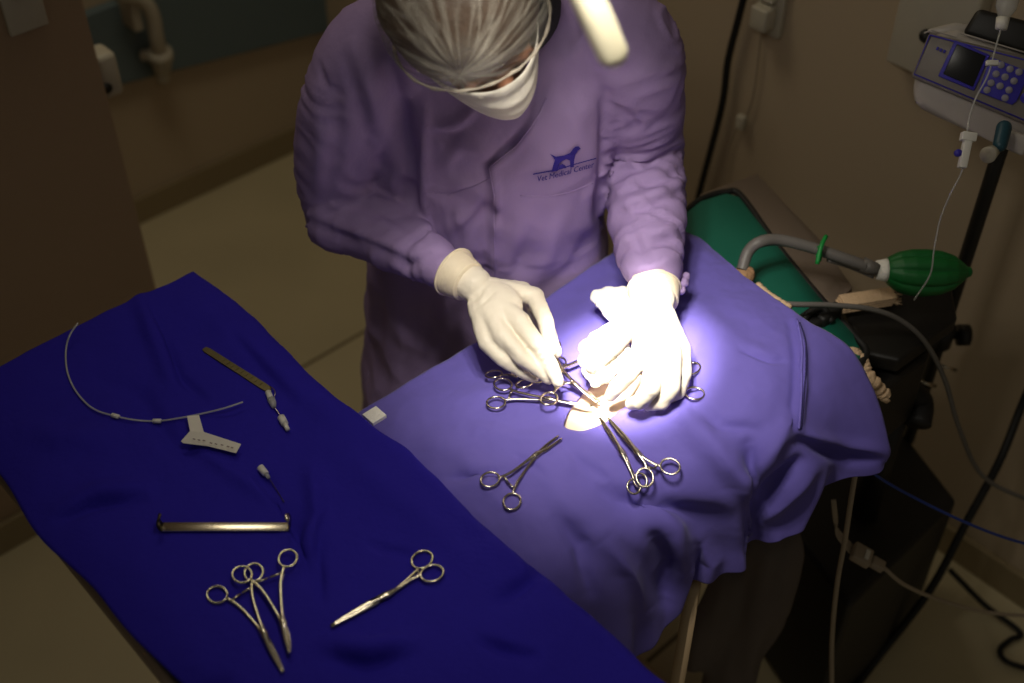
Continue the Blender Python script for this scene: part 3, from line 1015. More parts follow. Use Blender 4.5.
cable('clear_tube', [(748, 290, 1.02), (780, 303, 1.02), (830, 305, 1.00), (870, 309, .98), (900, 320, .95), (925, 342, .90), (945, 380, .8), (960, 430, .66), (985, 478, .5), (1040, 505, .42)], 0.0042, 'grey_tube', 'long grey tube curving from the dog muzzle past the black rack to the right', 'tube')
cable('black_cable', [(1052, 340, .66), (1024, 400, .56), (1000, 460, .47), (965, 525, .34), (930, 590, .2), (880, 655, .03), (830, 720, .012)], 0.008, 'rubber', 'thick black cable running diagonally across the lower right corner')
cable('blue_cable', [(850, 455, .80), (880, 478, .76), (915, 498, .72), (960, 520, .66), (1000, 536, .6), (1040, 548, .55)], 0.0024, 'blue_cable', 'thin blue cable from under the violet-blue drape to the right edge')
cable('hanging_tube', [(856, 470, .86), (851, 500, .80), (845, 540, .70), (837, 585, .58), (832, 640, .44), (832, 705, .3)], 0.0042, 'grey_cable', 'pale tube hanging straight down from the right corner of the violet-blue drape', 'tube')
root = empty('cable_connector', P(865, 560, .55), 'grey multi-pin cable connector hanging beside the pale hanging tube', 'connector')
q0, q1 = P(851, 549, .56), P(884, 568, .54)
dr = (q1 - q0).normalized(); sd = dr.cross(Z).normalized(); up_ = sd.cross(dr)
bm = bmesh.new(); box(bm, q0.lerp(q1, .32), dr, sd, up_, 0.017, 0.017, 0.008, 0.003); box(bm, q0.lerp(q1, .8), dr, sd, up_, 0.012, 0.010, 0.007, 0.003); obj('shell', bm, 'grey_cable', root)
bm = bmesh.new(); box(bm, q0.lerp(q1, .42) + up_ * 0.009, dr, sd, up_, 0.004, 0.010, 0.001, 0.0005); obj('label_strip', bm, 'white', root)
bm = bmesh.new()
for k in range(4):
    tube(bm, cr([q0 + sd * (k - 1.5) * 0.006, q0 - dr * 0.03 + sd * (k - 1.5) * 0.004 + Z * 0.02, P(834 + k, 520, .62), P(832 + k, 500, .68)], 12), 0.0018, 6)
obj('lead', bm, 'grey_cable', root)
bm = bmesh.new(); tube(bm, cr([q1, P(905, 585, .50), P(940, 600, .42), (P(985, 612, .34)), P(1040, 617, .28)], 30), 0.0036, 8); obj('cable_tail', bm, 'grey_cable', root)
cable('coiled_cable', [(950, 570, .1), (985, 605, .03), (1020, 632, .012), (1010, 640, .012), (1000, 650, .012), (1008, 662, .012), (1040, 672, .012)], 0.006, 'rubber', 'black cable looping on the floor at the lower right corner')

# dark grey cloth bundle under the operating table
bm = bmesh.new()
chain(bm, [P(770, 548, .52), P(762, 590, .40), P(735, 650, .22), P(725, 690, .1)], [0.055, 0.06, 0.05, 0.05], 20)
chain(bm, [P(735, 575, .45), P(712, 620, .33), P(695, 660, .2)], [0.03, 0.035, 0.03], 16)
bm = fuse(bm, 0.008, 6)
for v in bm.verts: v.co += v.normal * 0.012 * noise.noise(Vector((v.co.x * 30, v.co.y * 30, v.co.z * 7)))
M['dark_cover'] = mat('dark_grey_cover', srgb(105, 95, 90), 0.9, 0, 0.1, 10)
tag(obj('grey_cover', bm, 'dark_cover'), 'dark grey cloth cover hanging in the shade under the operating table', 'cloth')

# pale corner between the two drapes
c = P(374, 411, 1.00)
bm = bmesh.new()
for k in range(3): box(bm, c + Z * (0.002 * k - 0.012), DA, DB, Z, 0.012, 0.012, 0.001, 0.0005)
tag(obj('gauze_pad', bm, 'gauze'), 'small white gauze corner sticking out between the two drapes', 'gauze')

# ------------------------------------------------------------------ surgical lamp
ax = (TARGET - LAMP_C).normalized()
lamp = empty('surgical_lamp', LAMP_C, 'surgical lamp head with a pale handle hanging over the surgeon', 'lamp')
bm = bmesh.new(); tube(bm, [LAMP_C - ax * 0.06, LAMP_C - ax * 0.05, LAMP_C - ax * 0.01, LAMP_C + ax * 0.01], [0.06, 0.13, 0.185, 0.185], 40); obj('lamp_head', bm, 'lamp', lamp)
s1 = ax.cross(Vector((0, 1, 0))).normalized(); s2 = ax.cross(s1)
for k in range(6):
    an = k * math.pi / 3 + 0.3
    q = LAMP_C + s1 * 0.085 * math.cos(an) + s2 * 0.085 * math.sin(an)
    bm = bmesh.new(); tube(bm, [q + ax * 0.008, q + ax * 0.014], 0.035, 20); obj('lens', bm, 'glass', lamp)
h1, h0 = D(611, 50, 1.12), D(573, -35, 1.04)
hx = (h1 - h0).normalized()
bm = bmesh.new(); tube(bm, cr([h0, h0.lerp(h1, .5), h1], 10) + [h1 + hx * 0.005, h1 + hx * 0.01, h1 + hx * 0.0135, h1 + hx * 0.015], [0.0145] * 11 + [0.0143, 0.0125, 0.008, 0.002], 20); obj('handle', bm, 'handle', lamp)
bm = bmesh.new(); tube(bm, cr([h0 + hx * 0.01, h0 - hx * 0.04, LAMP_C + ax * 0.01], 12), 0.009, 12); obj('handle_stem', bm, 'lamp', lamp)
bm = bmesh.new(); tube(bm, cr([LAMP_C - ax * 0.05, LAMP_C - ax * 0.2 + Z * 0.1, Vector((-0.3, 0.5, 2.5)), Vector((-0.6, 0.3, 2.9))], 24), 0.02, 14); obj('arm', bm, 'lamp', lamp)

root = empty('ceiling_lamp', CEIL + Z * 0.03, 'dim rectangular ceiling lamp over the back left corner of the room', 'ceiling lamp')
bm = bmesh.new(); box(bm, CEIL + Z * 0.05, X, Y, Z, 0.48, 0.28, 0.03, 0.01); obj('housing', bm, 'lamp', root)

# ------------------------------------------------------------------ the surgeon
per = empty('person', (-0.04, 1.66, 0), 'person in lilac gown, cap, mask and white gloves leaning over the operating table', 'person')
SR, ER, WR = Vector((-0.205, 1.56, 1.36)), Vector((-0.265, 1.575, 1.085)), P(452, 271, 1.085)
SL, EL, WLx = Vector((0.165, 1.57, 1.38)), Vector((0.205, 1.63, 1.13)), P(654, 290, 1.09)
CH = D(463, 8, 1.50)
hf = Vector((0.50, -0.68, -0.55)).normalized()
hu = (-FW - hf * (-FW).dot(hf)).normalized()
hr = hf.cross(hu).normalized()


def hp(a, b, c_): return CH + hr * a + hf * b + hu * c_


def slab(bm, secs, n=40):
    rings = []
    for (cx, cy, z, rx, ry) in secs:
        ring = []
        for k in range(n):
            an = 2 * math.pi * k / n
            c_, s_ = math.cos(an), math.sin(an)
            e = 0.85
            ring.append(bm.verts.new((cx + rx * math.copysign(abs(c_) ** e, c_), cy + ry * math.copysign(abs(s_) ** e, s_), z)))
        rings.append(ring)
    for i in range(len(rings) - 1):
        for k in range(n): bm.faces.new((rings[i][k], rings[i][(k + 1) % n], rings[i + 1][(k + 1) % n], rings[i + 1][k]))
    bm.faces.new(rings[0][::-1]); bm.faces.new(rings[-1])


# body
bm = bmesh.new()
ellipsoid(bm, hp(0, -0.005, 0), hr, hf, hu, 0.076, 0.095, 0.105, 24, 16)
ellipsoid(bm, hp(0, 0.035, -0.07), hr, hf, hu, 0.056, 0.062, 0.06, 20, 14)
ellipsoid(bm, hp(0, 0.102, -0.035), hr, hf, hu, 0.014, 0.02, 0.024, 14, 10)
for s in (-1, 1):
    ellipsoid(bm, hp(s * 0.078, -0.005, -0.03), hr, hf, hu, 0.009, 0.02, 0.032, 14, 10)
    ellipsoid(bm, hp(s * 0.03, 0.083, -0.005), hr, hf, hu, 0.022, 0.014, 0.010, 12, 8)
NB = Vector((-0.025, 1.575, 1.42))
chain(bm, [hp(0, -0.02, -0.06), NB], [0.056, 0.06], 18)
slab(bm, [(-0.04, 1.66, .86, .14, .10), (-0.04, 1.65, 1.0, .135, .10), (-0.035, 1.62, 1.15, .14, .10), (-0.03, 1.59, 1.30, .15, .09), (-0.025, 1.58, 1.40, .11, .07)])
for S, E, W in ((SR, ER, WR), (SL, EL, WLx)): chain(bm, [S.lerp(NB, .25) - Z * 0.02, S - Z * 0.02, E, W], [0.05, 0.045, 0.032, 0.022], 16)
for s in (-1, 1):
    chain(bm, [Vector((-0.04 + s * 0.08, 1.67, .90)), Vector((-0.04 + s * 0.10, 1.68, .48)), Vector((-0.04 + s * 0.10, 1.72, .09))], [0.082, 0.055, 0.036], 16)
bm = fuse(bm, 0.009, 4)
obj('body', bm, 'skin', per)
# trousers and clogs
for s in (-1, 1):
    bm = bmesh.new()
    tube(bm, cr([Vector((-0.04 + s * 0.075, 1.67, .90)), Vector((-0.04 + s * 0.10, 1.68, .48)), Vector((-0.04 + s * 0.10, 1.72, .08))], 14), [0.088 - 0.0024 * i for i in range(15)], 20)
    obj('trouser_leg', bm, 'black_cloth', per)
    bm = bmesh.new(); c = Vector((-0.04 + s * 0.105, 1.68, 0.0))
    for k, (yy, w_, h_) in enumerate([(0.09, .032, .07), (0.03, .038, .075), (-0.05, .044, .055), (-0.11, .036, .035)]):
        ellipsoid(bm, c + Vector((0, yy, h_ * .5)), X, Y, Z, w_, 0.06, h_ * .5, 16, 10)
    bm = fuse(bm, 0.006, 4)
    obj('shoe', bm, 'white', per)

# gown
bm = bmesh.new()
slab(bm, [(-0.045, 1.69, .34, .25, .19), (-0.045, 1.68, .60, .235, .17), (-0.04, 1.66, .86, .205, .14), (-0.04, 1.635, 1.02, .19, .13), (-0.032, 1.61, 1.18, .188, .128), (-0.028, 1.59, 1.30, .20, .118), (-0.025, 1.58, 1.38, .17, .10), (-0.025, 1.575, 1.425, .10, .085)])


def sleeve(bm, pts, rs, n=26):
    tube(bm, cr(pts, n), [rs[0] + 0 for _ in range(0)] or [np.interp(i / n, np.linspace(0, 1, len(rs)), rs) for i in range(n + 1)], 26)


sleeve(bm, [SR.lerp(NB, .45) - Z * .01, SR + Vector((0.01, 0, -0.03)), SR.lerp(ER, .5) + Vector((-.012, 0, 0)), ER + Vector((0.0, 0, 0.0)), ER.lerp(WR, .45) - Z * 0.012, WR + (WR - ER).normalized() * 0.006],
       [.085, .082, .074, .066, .058, .045, .028])
sleeve(bm, [SL.lerp(NB, .45) - Z * .01, SL + Vector((-0.005, 0, -0.03)), SL.lerp(EL, .5), EL, EL.lerp(WLx, .5) - Z * .008, WLx - (WLx - EL).normalized() * 0.008],
       [.085, .080, .070, .064, .058, .050, .034])
# rounded elbow bag of cloth on the sleeve to the left
ellipsoid(bm, ER + Vector((0.01, -0.01, -0.02)), X, Y, Z, 0.070, 0.07, 0.055, 20, 14)
bm = fuse(bm, 0.0065, 8)
bones = [(SR, ER), (ER, WR), (SL, EL), (EL, WLx)]
bm.normal_update()
for v in bm.verts:
    best, bi, bt = 9, 0, 0
    for i, (a, b) in enumerate(bones):
        dd, t = seg_dist(v.co, a, b)
        if dd < best: best, bi, bt = dd, i, t
    co = v.co
    base = (fbm(co.x, co.z, 7, 3.1, 3) * 0.009 + 0.004 * (1 - 2 * abs(noise.noise(Vector((co.x * 11 + co.z * 4, co.z * 7, 3.7)))))) + noise.noise(Vector((co.x * 22, co.y * 22, co.z * 6))) * 0.0035
    if best < 0.10:
        L = (bones[bi][1] - bones[bi][0]).length
        w_ = 1 if best < 0.075 else (0.10 - best) / 0.025
        s = bt * L
        n0 = noise.noise(co * 9 + Vector((bi * 5, 0, 0)))
        rid = 1 - abs(noise.noise(Vector((s * 34 + n0 * 2.2, n0 * 2.6 + bi * 9, co.x * 7))) * 2)
        amp = [0.0035, 0.006, 0.0045, 0.0085][bi]
        if bi in (1, 3): w_ *= 1 - max(0, min(1, (bt - 0.78) / 0.15)) * 0.85
        base = base * (1 - w_) + w_ * (rid * amp + n0 * 0.004)
    elif co.z < 1.0:
        base += 0.012 * noise.noise(Vector((co.x * 16, co.y * 16, co.z * 1.5)))
    v.co = co + v.normal * base
CG = [
    # shadowed channel between left sleeve and chest
    ([(392, 70), (402, 110), (408, 160), (412, 215)], -0.016, 9),
    ([(426, 90), (424, 140), (424, 200), (430, 235)], 0.006, 3.5),
    # overlapping front flap
    ([(548, 90), (535, 125), (515, 150), (492, 167), (497, 200), (493, 260), (495, 310)], 0.006, 4),
    ([(540, 88), (528, 122), (508, 146), (484, 166), (488, 200), (485, 260), (487, 310)], -0.006, 4),
    ([(425, 192), (450, 194), (475, 186), (494, 176)], -0.003, 2.5), ([(425, 188), (450, 190), (475, 182), (494, 172)], 0.003, 2.5),
    ([(430, 135), (455, 133), (470, 120)], -0.005, 4), ([(440, 128), (460, 124), (475, 108)], 0.006, 5),
    ([(445, 165), (460, 145), (480, 150), (492, 158)], 0.006, 6), ([(470, 222), (485, 208), (500, 222)], -0.008, 6), ([(450, 230), (468, 215), (480, 205)], 0.006, 5),
    ([(605, 95), (606, 140), (602, 190), (600, 225)], -0.014, 6), ([(560, 100), (590, 150), (600, 185)], 0.004, 8),
    ([(575, 20), (585, 60), (602, 90)], -0.006, 8), ([(355, 45), (375, 100), (385, 150)], 0.008, 8), ([(345, 60), (360, 110), (370, 160)], -0.005, 6),
    ([(318, 60), (325, 85), (350, 100)], -0.004, 3), ([(315, 90), (322, 140), (318, 185)], 0.006, 8), ([(335, 80), (338, 140), (330, 190)], -0.004, 7),
    ([(305, 208), (335, 225), (370, 238), (410, 255)], 0.007, 7), ([(308, 222), (340, 236), (375, 248), (412, 266)], -0.007, 5),
    ([(350, 205), (390, 215), (425, 240)], -0.006, 5), ([(345, 195), (390, 203), (430, 228)], 0.006, 6), ([(400, 270), (430, 255), (450, 250)], -0.005, 4),
    ([(612, 175), (640, 168), (680, 150)], -0.008, 4), ([(612, 165), (640, 158), (680, 140)], 0.006, 5), ([(610, 205), (645, 198), (685, 180)], 0.007, 5),
    ([(612, 214), (645, 208), (684, 192)], -0.007, 4), ([(618, 240), (650, 236), (682, 222)], 0.005, 5), ([(620, 250), (650, 246), (682, 236)], -0.005, 4), ([(630, 225), (640, 250), (660, 270)], -0.006, 4),
    ([(625, 270), (650, 268), (680, 255)], 0.005, 4), ([(625, 190), (655, 182), (685, 168)], -0.006, 4),
    ([(380, 290), (376, 330), (372, 380)], -0.010, 8), ([(400, 300), (405, 345), (395, 385)], 0.008, 8), ([(430, 310), (436, 340), (425, 370)], -0.008, 7),
    ([(530, 230), (520, 265), (500, 290)], -0.006, 6), ([(560, 215), (550, 255), (530, 285)], 0.005, 8), ([(590, 235), (575, 265), (545, 290)], -0.006, 7),
    ([(520, 195), (560, 197), (598, 180)], -0.002, 2.5), ([(385, 30), (395, 50), (420, 95)], 0.006, 8),
]
for pth, am, w in CG: crease(bm, pth, am, w)
BV_G = bvh_of(bm)
gown = obj('gown', bm, 'gown', per)
# placket edge and pocket top as raised hems
for nm, pth, r_ in (('flap_edge', [(546, 98), (540, 112), (530, 128), (516, 146), (500, 158), (489, 167)], 0.0016), ('flap_hem', [(489, 167), (494, 195), (494, 240), (495, 290)], 0.0012), ('pocket_edge', [(425, 192), (450, 194), (475, 186), (494, 176)], 0.0010), ('chest_seam', [(520, 195), (545, 197), (570, 192), (596, 182)], 0.0008)):
    pts = []
    for i in range(len(pth) - 1):
        for k in range(8):
            t = k / 8
            h_, _ = hit(BV_G, pth[i][0] * (1 - t) + pth[i + 1][0] * t, pth[i][1] * (1 - t) + pth[i + 1][1] * t, 0.0006)
            if h_: pts.append(h_)
    bm = bmesh.new(); tube(bm, pts, r_, 6); obj(nm, bm, 'gown', gown)


# printed clinic mark on the chest
def decal(name, polys, m, parent, bvh, lift=0.0012):
    b_ = bmesh.new()
    for poly in polys:
        vs_ = []
        for (x, y) in poly:
            h_, _ = hit(bvh, x, y, lift)
            vs_.append(b_.verts.new(h_))
        for tri in tessellate_polygon([[Vector((x, y, 0)) for x, y in poly]]):
            try: b_.faces.new([vs_[i] for i in tri])
            except Exception: pass
    return obj(name, b_, m, parent, False)


k_ = 270 / 1024
dogp = [(680, 580), (703, 591), (735, 586), (756, 577), (768, 560), (778, 552), (790, 551), (797, 560), (786, 567), (776, 582), (771, 605), (770, 630), (756, 632), (756, 606), (742, 600), (728, 606), (716, 616), (710, 643), (688, 647), (694, 622), (700, 604), (692, 592)]
catp = [(712, 636), (716, 622), (727, 618), (738, 624), (742, 634)]
decal('dog_mark', [[(370 + x * k_, y * k_) for x, y in dogp], [(370 + x * k_, y * k_) for x, y in catp]], 'print', gown, BV_G, 0.0022)
decal('underline', [[(533, 172.4), (556, 168.2), (575, 162.5), (595, 157.2), (595, 158.3), (575, 163.6), (556, 169.4), (533, 173.6)]], 'print', gown, BV_G, 0.0022)
fc = bpy.data.curves.new('t', 'FONT'); fc.body = 'Vet Medical Center'; fc.size = 1.0; fc.resolution_u = 2; fc.offset = 0.0
fo = bpy.data.objects.new('t', fc); COL.objects.link(fo)
dg = bpy.context.evaluated_depsgraph_get(); dg.update()
tm = bpy.data.meshes.new_from_object(fo.evaluated_get(dg))
bpy.data.objects.remove(fo)
wx = max(v.co.x for v in tm.vertices)
b_ = bmesh.new()
for sx in (-0.028, 0.0, 0.028):
    tm.transform(Matrix.Translation((sx, 0, 0)))
    b_.from_mesh(tm)
for v in b_.verts:
    t = max(0.0, v.co.x / wx)
    bx = 537 + 56 * t; by = 180.5 - 14.5 * t ** 1.15
    x, y = bx + v.co.y * 0.8, by - v.co.y * 8.2
    h_, _ = hit(BV_G, x, y, 0.0022)
    if h_ is None: h_ = hit(BV_G, min(x, 594), max(y, 160), 0.0022)[0]
    v.co = h_
b_.normal_update()
obj('clinic_name', b_, 'print', gown, False)

# black undershirt collar
bm = bmesh.new(); tube(bm, cr([NB - Z * 0.01 + X * 0.01, NB.lerp(hp(0, -0.02, -0.06), .4) + X * 0.03, hp(0.0, -0.03, -0.07) + X * 0.032], 8), [0.082, 0.08, 0.078, 0.076, 0.074, 0.072, 0.07, 0.068, 0.066], 28)
obj('undershirt_collar', bm, 'black_cloth', per)
# gown collar band
# hair
bm = bmesh.new(); ellipsoid(bm, hp(0, -0.012, 0.008), hr, hf, hu, 0.096, 0.104, 0.108, 48, 30)
for v in bm.verts: v.co += (v.co - CH).normalized() * 0.004 * noise.noise(v.co * 40)
dd = [v for v in bm.verts if (v.co - CH).dot(hu) < -0.06 + 0.75 * (v.co - CH).dot(hf)]
bmesh.ops.delete(bm, geom=dd, context='VERTS')
hair = obj('hair', bm, 'hair', per)
# cap: thin gathered net, pleats radiating from the gather above the brow
KN = hp(-0.030, 0.104, 0.035)
KN = D(466, 84, 1.425)
bm = bmesh.new(); ellipsoid(bm, hp(0.0, -0.002, 0.006), hr, hf, hu, 0.1035, 0.112, 0.116, 160, 90)
kd = KN
for v in bm.verts:
    r = v.co - kd
    l = r.length
    nrm = (v.co - CH).normalized()
    tx, ty = r.dot(hr), r.dot(hu) - r.dot(hf)
    an = math.atan2(tx, ty)
    pleat = noise.noise(Vector((an * 5.0, l * 3, 2))) * 0.6 + 0.4 * noise.noise(Vector((an * 11.0, l * 4, 9)))
    v.co += nrm * (pleat * 0.007 * min(1, l / 0.05) * max(0.2, 1 - l / 0.32) - 0.006 * math.exp(-(l / 0.03) ** 2) + 0.0025 * noise.noise(v.co * 28))
dd = [v for v in bm.verts if (v.co - CH).dot(hu) < -0.032 + 0.52 * (v.co - CH).dot(hf)]
bmesh.ops.delete(bm, geom=dd, context='VERTS')
m = bpy.data.materials.new('sheer_cap_net'); m.use_nodes = True; nt = m.node_tree
bs = nt.nodes['Principled BSDF']; bs.inputs['Base Color'].default_value = srgb(188, 182, 168); bs.inputs['Roughness'].default_value = 0.6
tc = nt.nodes.new('ShaderNodeTexCoord')
sub = nt.nodes.new('ShaderNodeVectorMath'); sub.operation = 'SUBTRACT'; sub.inputs[1].default_value = tuple(KN - Vector(per.location))
nt.links.new(tc.outputs['Object'], sub.inputs[0])


def dotn(v_):
    n_ = nt.nodes.new('ShaderNodeVectorMath'); n_.operation = 'DOT_PRODUCT'; n_.inputs[1].default_value = tuple(v_)
    nt.links.new(sub.outputs[0], n_.inputs[0]); return n_.outputs['Value']


def mathn(op, a, b=None, c_=None):
    n_ = nt.nodes.new('ShaderNodeMath'); n_.operation = op
    for i, q_ in enumerate((a, b, c_)):
        if q_ is None: continue
        if isinstance(q_, (int, float)): n_.inputs[i].default_value = q_
        else: nt.links.new(q_, n_.inputs[i])
    return n_.outputs[0]


an = mathn('ARCTAN2', dotn(hr), dotn(hu - hf))
ln = nt.nodes.new('ShaderNodeVectorMath'); ln.operation = 'LENGTH'; nt.links.new(sub.outputs[0], ln.inputs[0])
cb = nt.nodes.new('ShaderNodeCombineXYZ')
nt.links.new(mathn('MULTIPLY', an, 3.2), cb.inputs[0]); nt.links.new(mathn('MULTIPLY', ln.outputs['Value'], 5.0), cb.inputs[1])
nz = nt.nodes.new('ShaderNodeTexNoise'); nz.inputs['Scale'].default_value = 1.6; nz.inputs['Detail'].default_value = 4; nz.inputs['Distortion'].default_value = 0.5
nt.links.new(cb.outputs[0], nz.inputs['Vector'])
ridge = mathn('SUBTRACT', 1.0, mathn('MULTIPLY', mathn('ABSOLUTE', mathn('SUBTRACT', nz.outputs['Fac'], 0.5)), 11.0))
ridge = mathn('MAXIMUM', ridge, 0.0)
near = mathn('MAXIMUM', mathn('SUBTRACT', 1.0, mathn('MULTIPLY', ln.outputs['Value'], 16.0)), 0.0)
opac = mathn('ADD', mathn('MULTIPLY', ridge, 0.30), mathn('ADD', 0.07, mathn('MULTIPLY', near, 0.4)))
opac = mathn('MINIMUM', opac, 0.92)
nt.links.new(opac, bs.inputs['Alpha'])
M['cap'] = m
cap = obj('cap', bm, 'cap', per)
# elastic edge of the cap
bvc = None
bm = bmesh.new(); pts = []
for k in range(73):
    an_ = 2 * math.pi * k / 72
    a_, b_2 = math.cos(an_), math.sin(an_)
    # intersect ellipse direction with the cutting plane numerically
    best = None
    for q in range(200):
        ph = -math.pi / 2 + math.pi * q / 199
        p_ = (0.1035 * a_ * math.cos(ph), -0.002 + 0.112 * b_2 * math.cos(ph), 0.006 + 0.116 * math.sin(ph))
        e = p_[2] - (-0.032 + 0.52 * p_[1])
        if best is None or abs(e) < best[0]: best = (abs(e), p_)
    p_ = best[1]; pts.append(hp(*p_) + hu * 0.0015 * math.sin(k * 2.1))
tube(bm, pts, [0.0019 + 0.0007 * math.sin(i * 1.7) for i in range(73)], 8)
obj('cap_band', bm, 'cap_edge', cap)
# face mask
bm = bmesh.new()
nu_, nv_ = 40, 24
gr = []
for i in range(nu_ + 1):
    row = []
    a = (i / nu_ * 2 - 1)
    for j in range(nv_ + 1):
        b = j / nv_
        th = a * 1.35
        wdt = 0.082 - 0.012 * b
        bul = (0.016 + 0.024 * math.sin(min(1, b * 1.25) * math.pi * 0.62)) * math.cos(th) ** 2
        fr = 0.093 + bul - 0.012 * b * b
        up_c = -0.004 - 0.105 * b * (1 - 0.45 * abs(a)) - 0.020 * abs(a)
        pl = 0.0015 * math.sin(b * 26)
        row.append(bm.verts.new(hp(wdt * math.sin(th), (fr + pl) * math.cos(th) ** 0.8 * 1.0, up_c)))
    gr.append(row)
for i in range(nu_):
    for j in range(nv_): bm.faces.new((gr[i][j], gr[i + 1][j], gr[i + 1][j + 1], gr[i][j + 1]))
mk = obj('mask', bm, 'mask', per)
md = mk.modifiers.new('t', 'SOLIDIFY'); md.thickness = 0.0015
for s in (-1, 1):
    bm = bmesh.new(); tube(bm, cr([hp(s * 0.082, 0.03, -0.03), hp(s * 0.090, -0.005, 0.0), hp(s * 0.088, -0.03, -0.03), hp(s * 0.080, 0.01, -0.07)], 16), 0.0022, 6); obj('mask_strap', bm, 'mask', mk)


# gloves
def glove(name, joints, palm, cuff, parent, voxel=0.0026):
    b_ = bmesh.new()
    for pts, rs in joints: chain(b_, pts, rs, 14)
    for e in palm: ellipsoid(b_, *e)
    b_ = fuse(b_, voxel, 7, 0.5)
    b_.normal_update()
    for v in b_.verts:
        v.co += v.normal * (0.0009 * noise.noise(v.co * 60) + 0.0006 * noise.noise(v.co * 140))
    return b_


# --- hand to the left of the picture (person's right), back of the hand up
W0 = WR
hx_ = (P(540, 345, 1.05) - W0).normalized()
bmj = bmesh.new()
K = {'i': P(534, 297, 1.070), 'm': P(520, 322, 1.075), 'r': P(503, 336, 1.066), 'l': P(487, 343, 1.052)}
wr = P(474, 285, 1.08)
fing = {
    'i': [K['i'], P(546, 322, 1.062), P(549, 344, 1.046), P(551, 352, 1.036)],
    'm': [K['m'], P(540, 348, 1.066), P(552, 367, 1.050), P(558, 382, 1.036)],
    'r': [K['r'], P(522, 358, 1.056), P(538, 370, 1.042), P(548, 379, 1.030)],
    'l': [K['l'], P(503, 360, 1.042), P(520, 371, 1.030), P(534, 378, 1.020)],
}
for k, pts in fing.items():
    s = {'i': 1, 'm': 1.02, 'r': 0.98, 'l': 0.88}[k]
    chain(bmj, [wr.lerp(pts[0], .35), pts[0]], [0.017, 0.0155 * s], 14)
    chain(bmj, pts, [0.0145 * s, 0.0120 * s, 0.0105 * s, 0.0085 * s], 14)
# thumb leaves the side of the palm, under the index finger
chain(bmj, [wr + Vector((0.012, 0.005, -0.012)), P(522, 292, 1.045), P(545, 325, 1.032), P(556, 352, 1.026)], [0.019, 0.0165, 0.0125, 0.0095], 14)
ellipsoid(bmj, (wr + K['m']) / 2, (K['m'] - wr).normalized(), (K['i'] - K['l']).normalized(), (K['m'] - wr).normalized().cross((K['i'] - K['l']).normalized()).normalized(), 0.045, 0.036, 0.017, 20, 14)
fa = (wr - ER).normalized()
chain(bmj, [WR + fa * 0.012, wr], [0.026, 0.027], 20)
ellipsoid(bmj, P(527, 348, 1.056), X, Y, Z, 0.011, 0.011, 0.009, 12, 8)
bmj = fuse(bmj, 0.0024, 6)
bmj.normal_update()
for v in bmj.verts: v.co += v.normal * (0.0010 * noise.noise(v.co * 55) + 0.0006 * noise.noise(v.co * 130))
for pth, am, w in [([(470, 302), (480, 295), (487, 288)], -0.0022, 2), ([(476, 308), (486, 300), (494, 292)], -0.0022, 2), ([(482, 296), (490, 284)], 0.0015, 2),
                   ([(536, 352), (544, 347)], -0.0012, 1.2), ([(539, 357), (547, 352)], -0.0012, 1.2), ([(542, 362), (550, 357)], -0.0012, 1.2), ([(545, 367), (553, 362)], -0.001, 1.2),
                   ([(510, 318), (516, 328), (530, 345)], 0.0012, 4), ([(500, 340), (506, 350), (516, 360)], -0.0014, 3), ([(524, 300), (530, 318), (538, 335)], -0.0020, 3)]:
    crease(bmj, pth, am, w)
g1 = obj('glove', bmj, 'glove', per); tag(g1, 'cream latex glove holding the forceps rings')
bm = bmesh.new()
n_ = 22
tube(bm, [WR + fa * (0.004 + 0.030 * i / n_) for i in range(n_ + 1)], [0.0375 - 0.0070 * (i / n_) + 0.0002 * math.sin(i * 1.9) for i in range(n_ + 1)], 40)
c_ = WR + fa * 0.004
a_, b_2 = frame(fa); ring_loop(bm, c_, a_, b_2, 0.0375, 0.0018, 40, 8)
for v in bm.verts: v.co += (v.co - WR).normalized() * 0.0016 * noise.noise(v.co * 45)
obj('glove_cuff', bm, 'glove_cuff', g1)

# --- hand to the right of the picture (person's left): pinching tissue over the incision
wr = P(655, 300, 1.095)
K = {'i': P(642, 352, 1.09), 'm': P(658, 358, 1.092), 'r': P(671, 356, 1.085), 'l': P(681, 350, 1.075)}
fing = {
    'i': [K['i'], P(628, 375, 1.07), P(616, 388, 1.045), P(611, 396, 1.03)],
    'm': [K['m'], P(650, 388, 1.075), P(640, 402, 1.05), P(631, 404, 1.035)],
    'r': [K['r'], P(671, 387, 1.07), P(662, 402, 1.048), P(648, 405, 1.035)],
    'l': [K['l'], P(683, 375, 1.06), P(678, 392, 1.045), P(665, 400, 1.03)],
}
bmj = bmesh.new()
for k, pts in fing.items():
    s = {'i': 1, 'm': 1.03, 'r': 1.0, 'l': 0.9}[k]
    chain(bmj, [wr.lerp(pts[0], .3), pts[0]], [0.018, 0.016 * s], 14)
    chain(bmj, pts, [0.0155 * s, 0.0130 * s, 0.0112 * s, 0.009 * s], 14)
chain(bmj, [wr + Vector((-0.015, 0.0, -0.010)), P(630, 325, 1.075), P(608, 350, 1.06), P(592, 366, 1.045)], [0.020, 0.018, 0.0145, 0.011], 14)
ellipsoid(bmj, (wr + K['m']) / 2, (K['m'] - wr).normalized(), (K['i'] - K['l']).normalized(), (K['m'] - wr).normalized().cross((K['i'] - K['l']).normalized()).normalized(), 0.045, 0.036, 0.018, 20, 14)
fa = (WLx - EL).normalized()
chain(bmj, [WLx - fa * 0.02, wr], [0.032, 0.029], 20)
bmj = fuse(bmj, 0.0024, 6)
bmj.normal_update()
for v in bmj.verts: v.co += v.normal * (0.0012 * noise.noise(v.co * 55) + 0.0006 * noise.noise(v.co * 130))
g2 = obj('glove', bmj, 'glove', per); tag(g2, 'brightly lit latex glove reaching into the opening of the drape')
bm = bmesh.new()
fb = (wr - WLx + fa * 0.03).normalized()
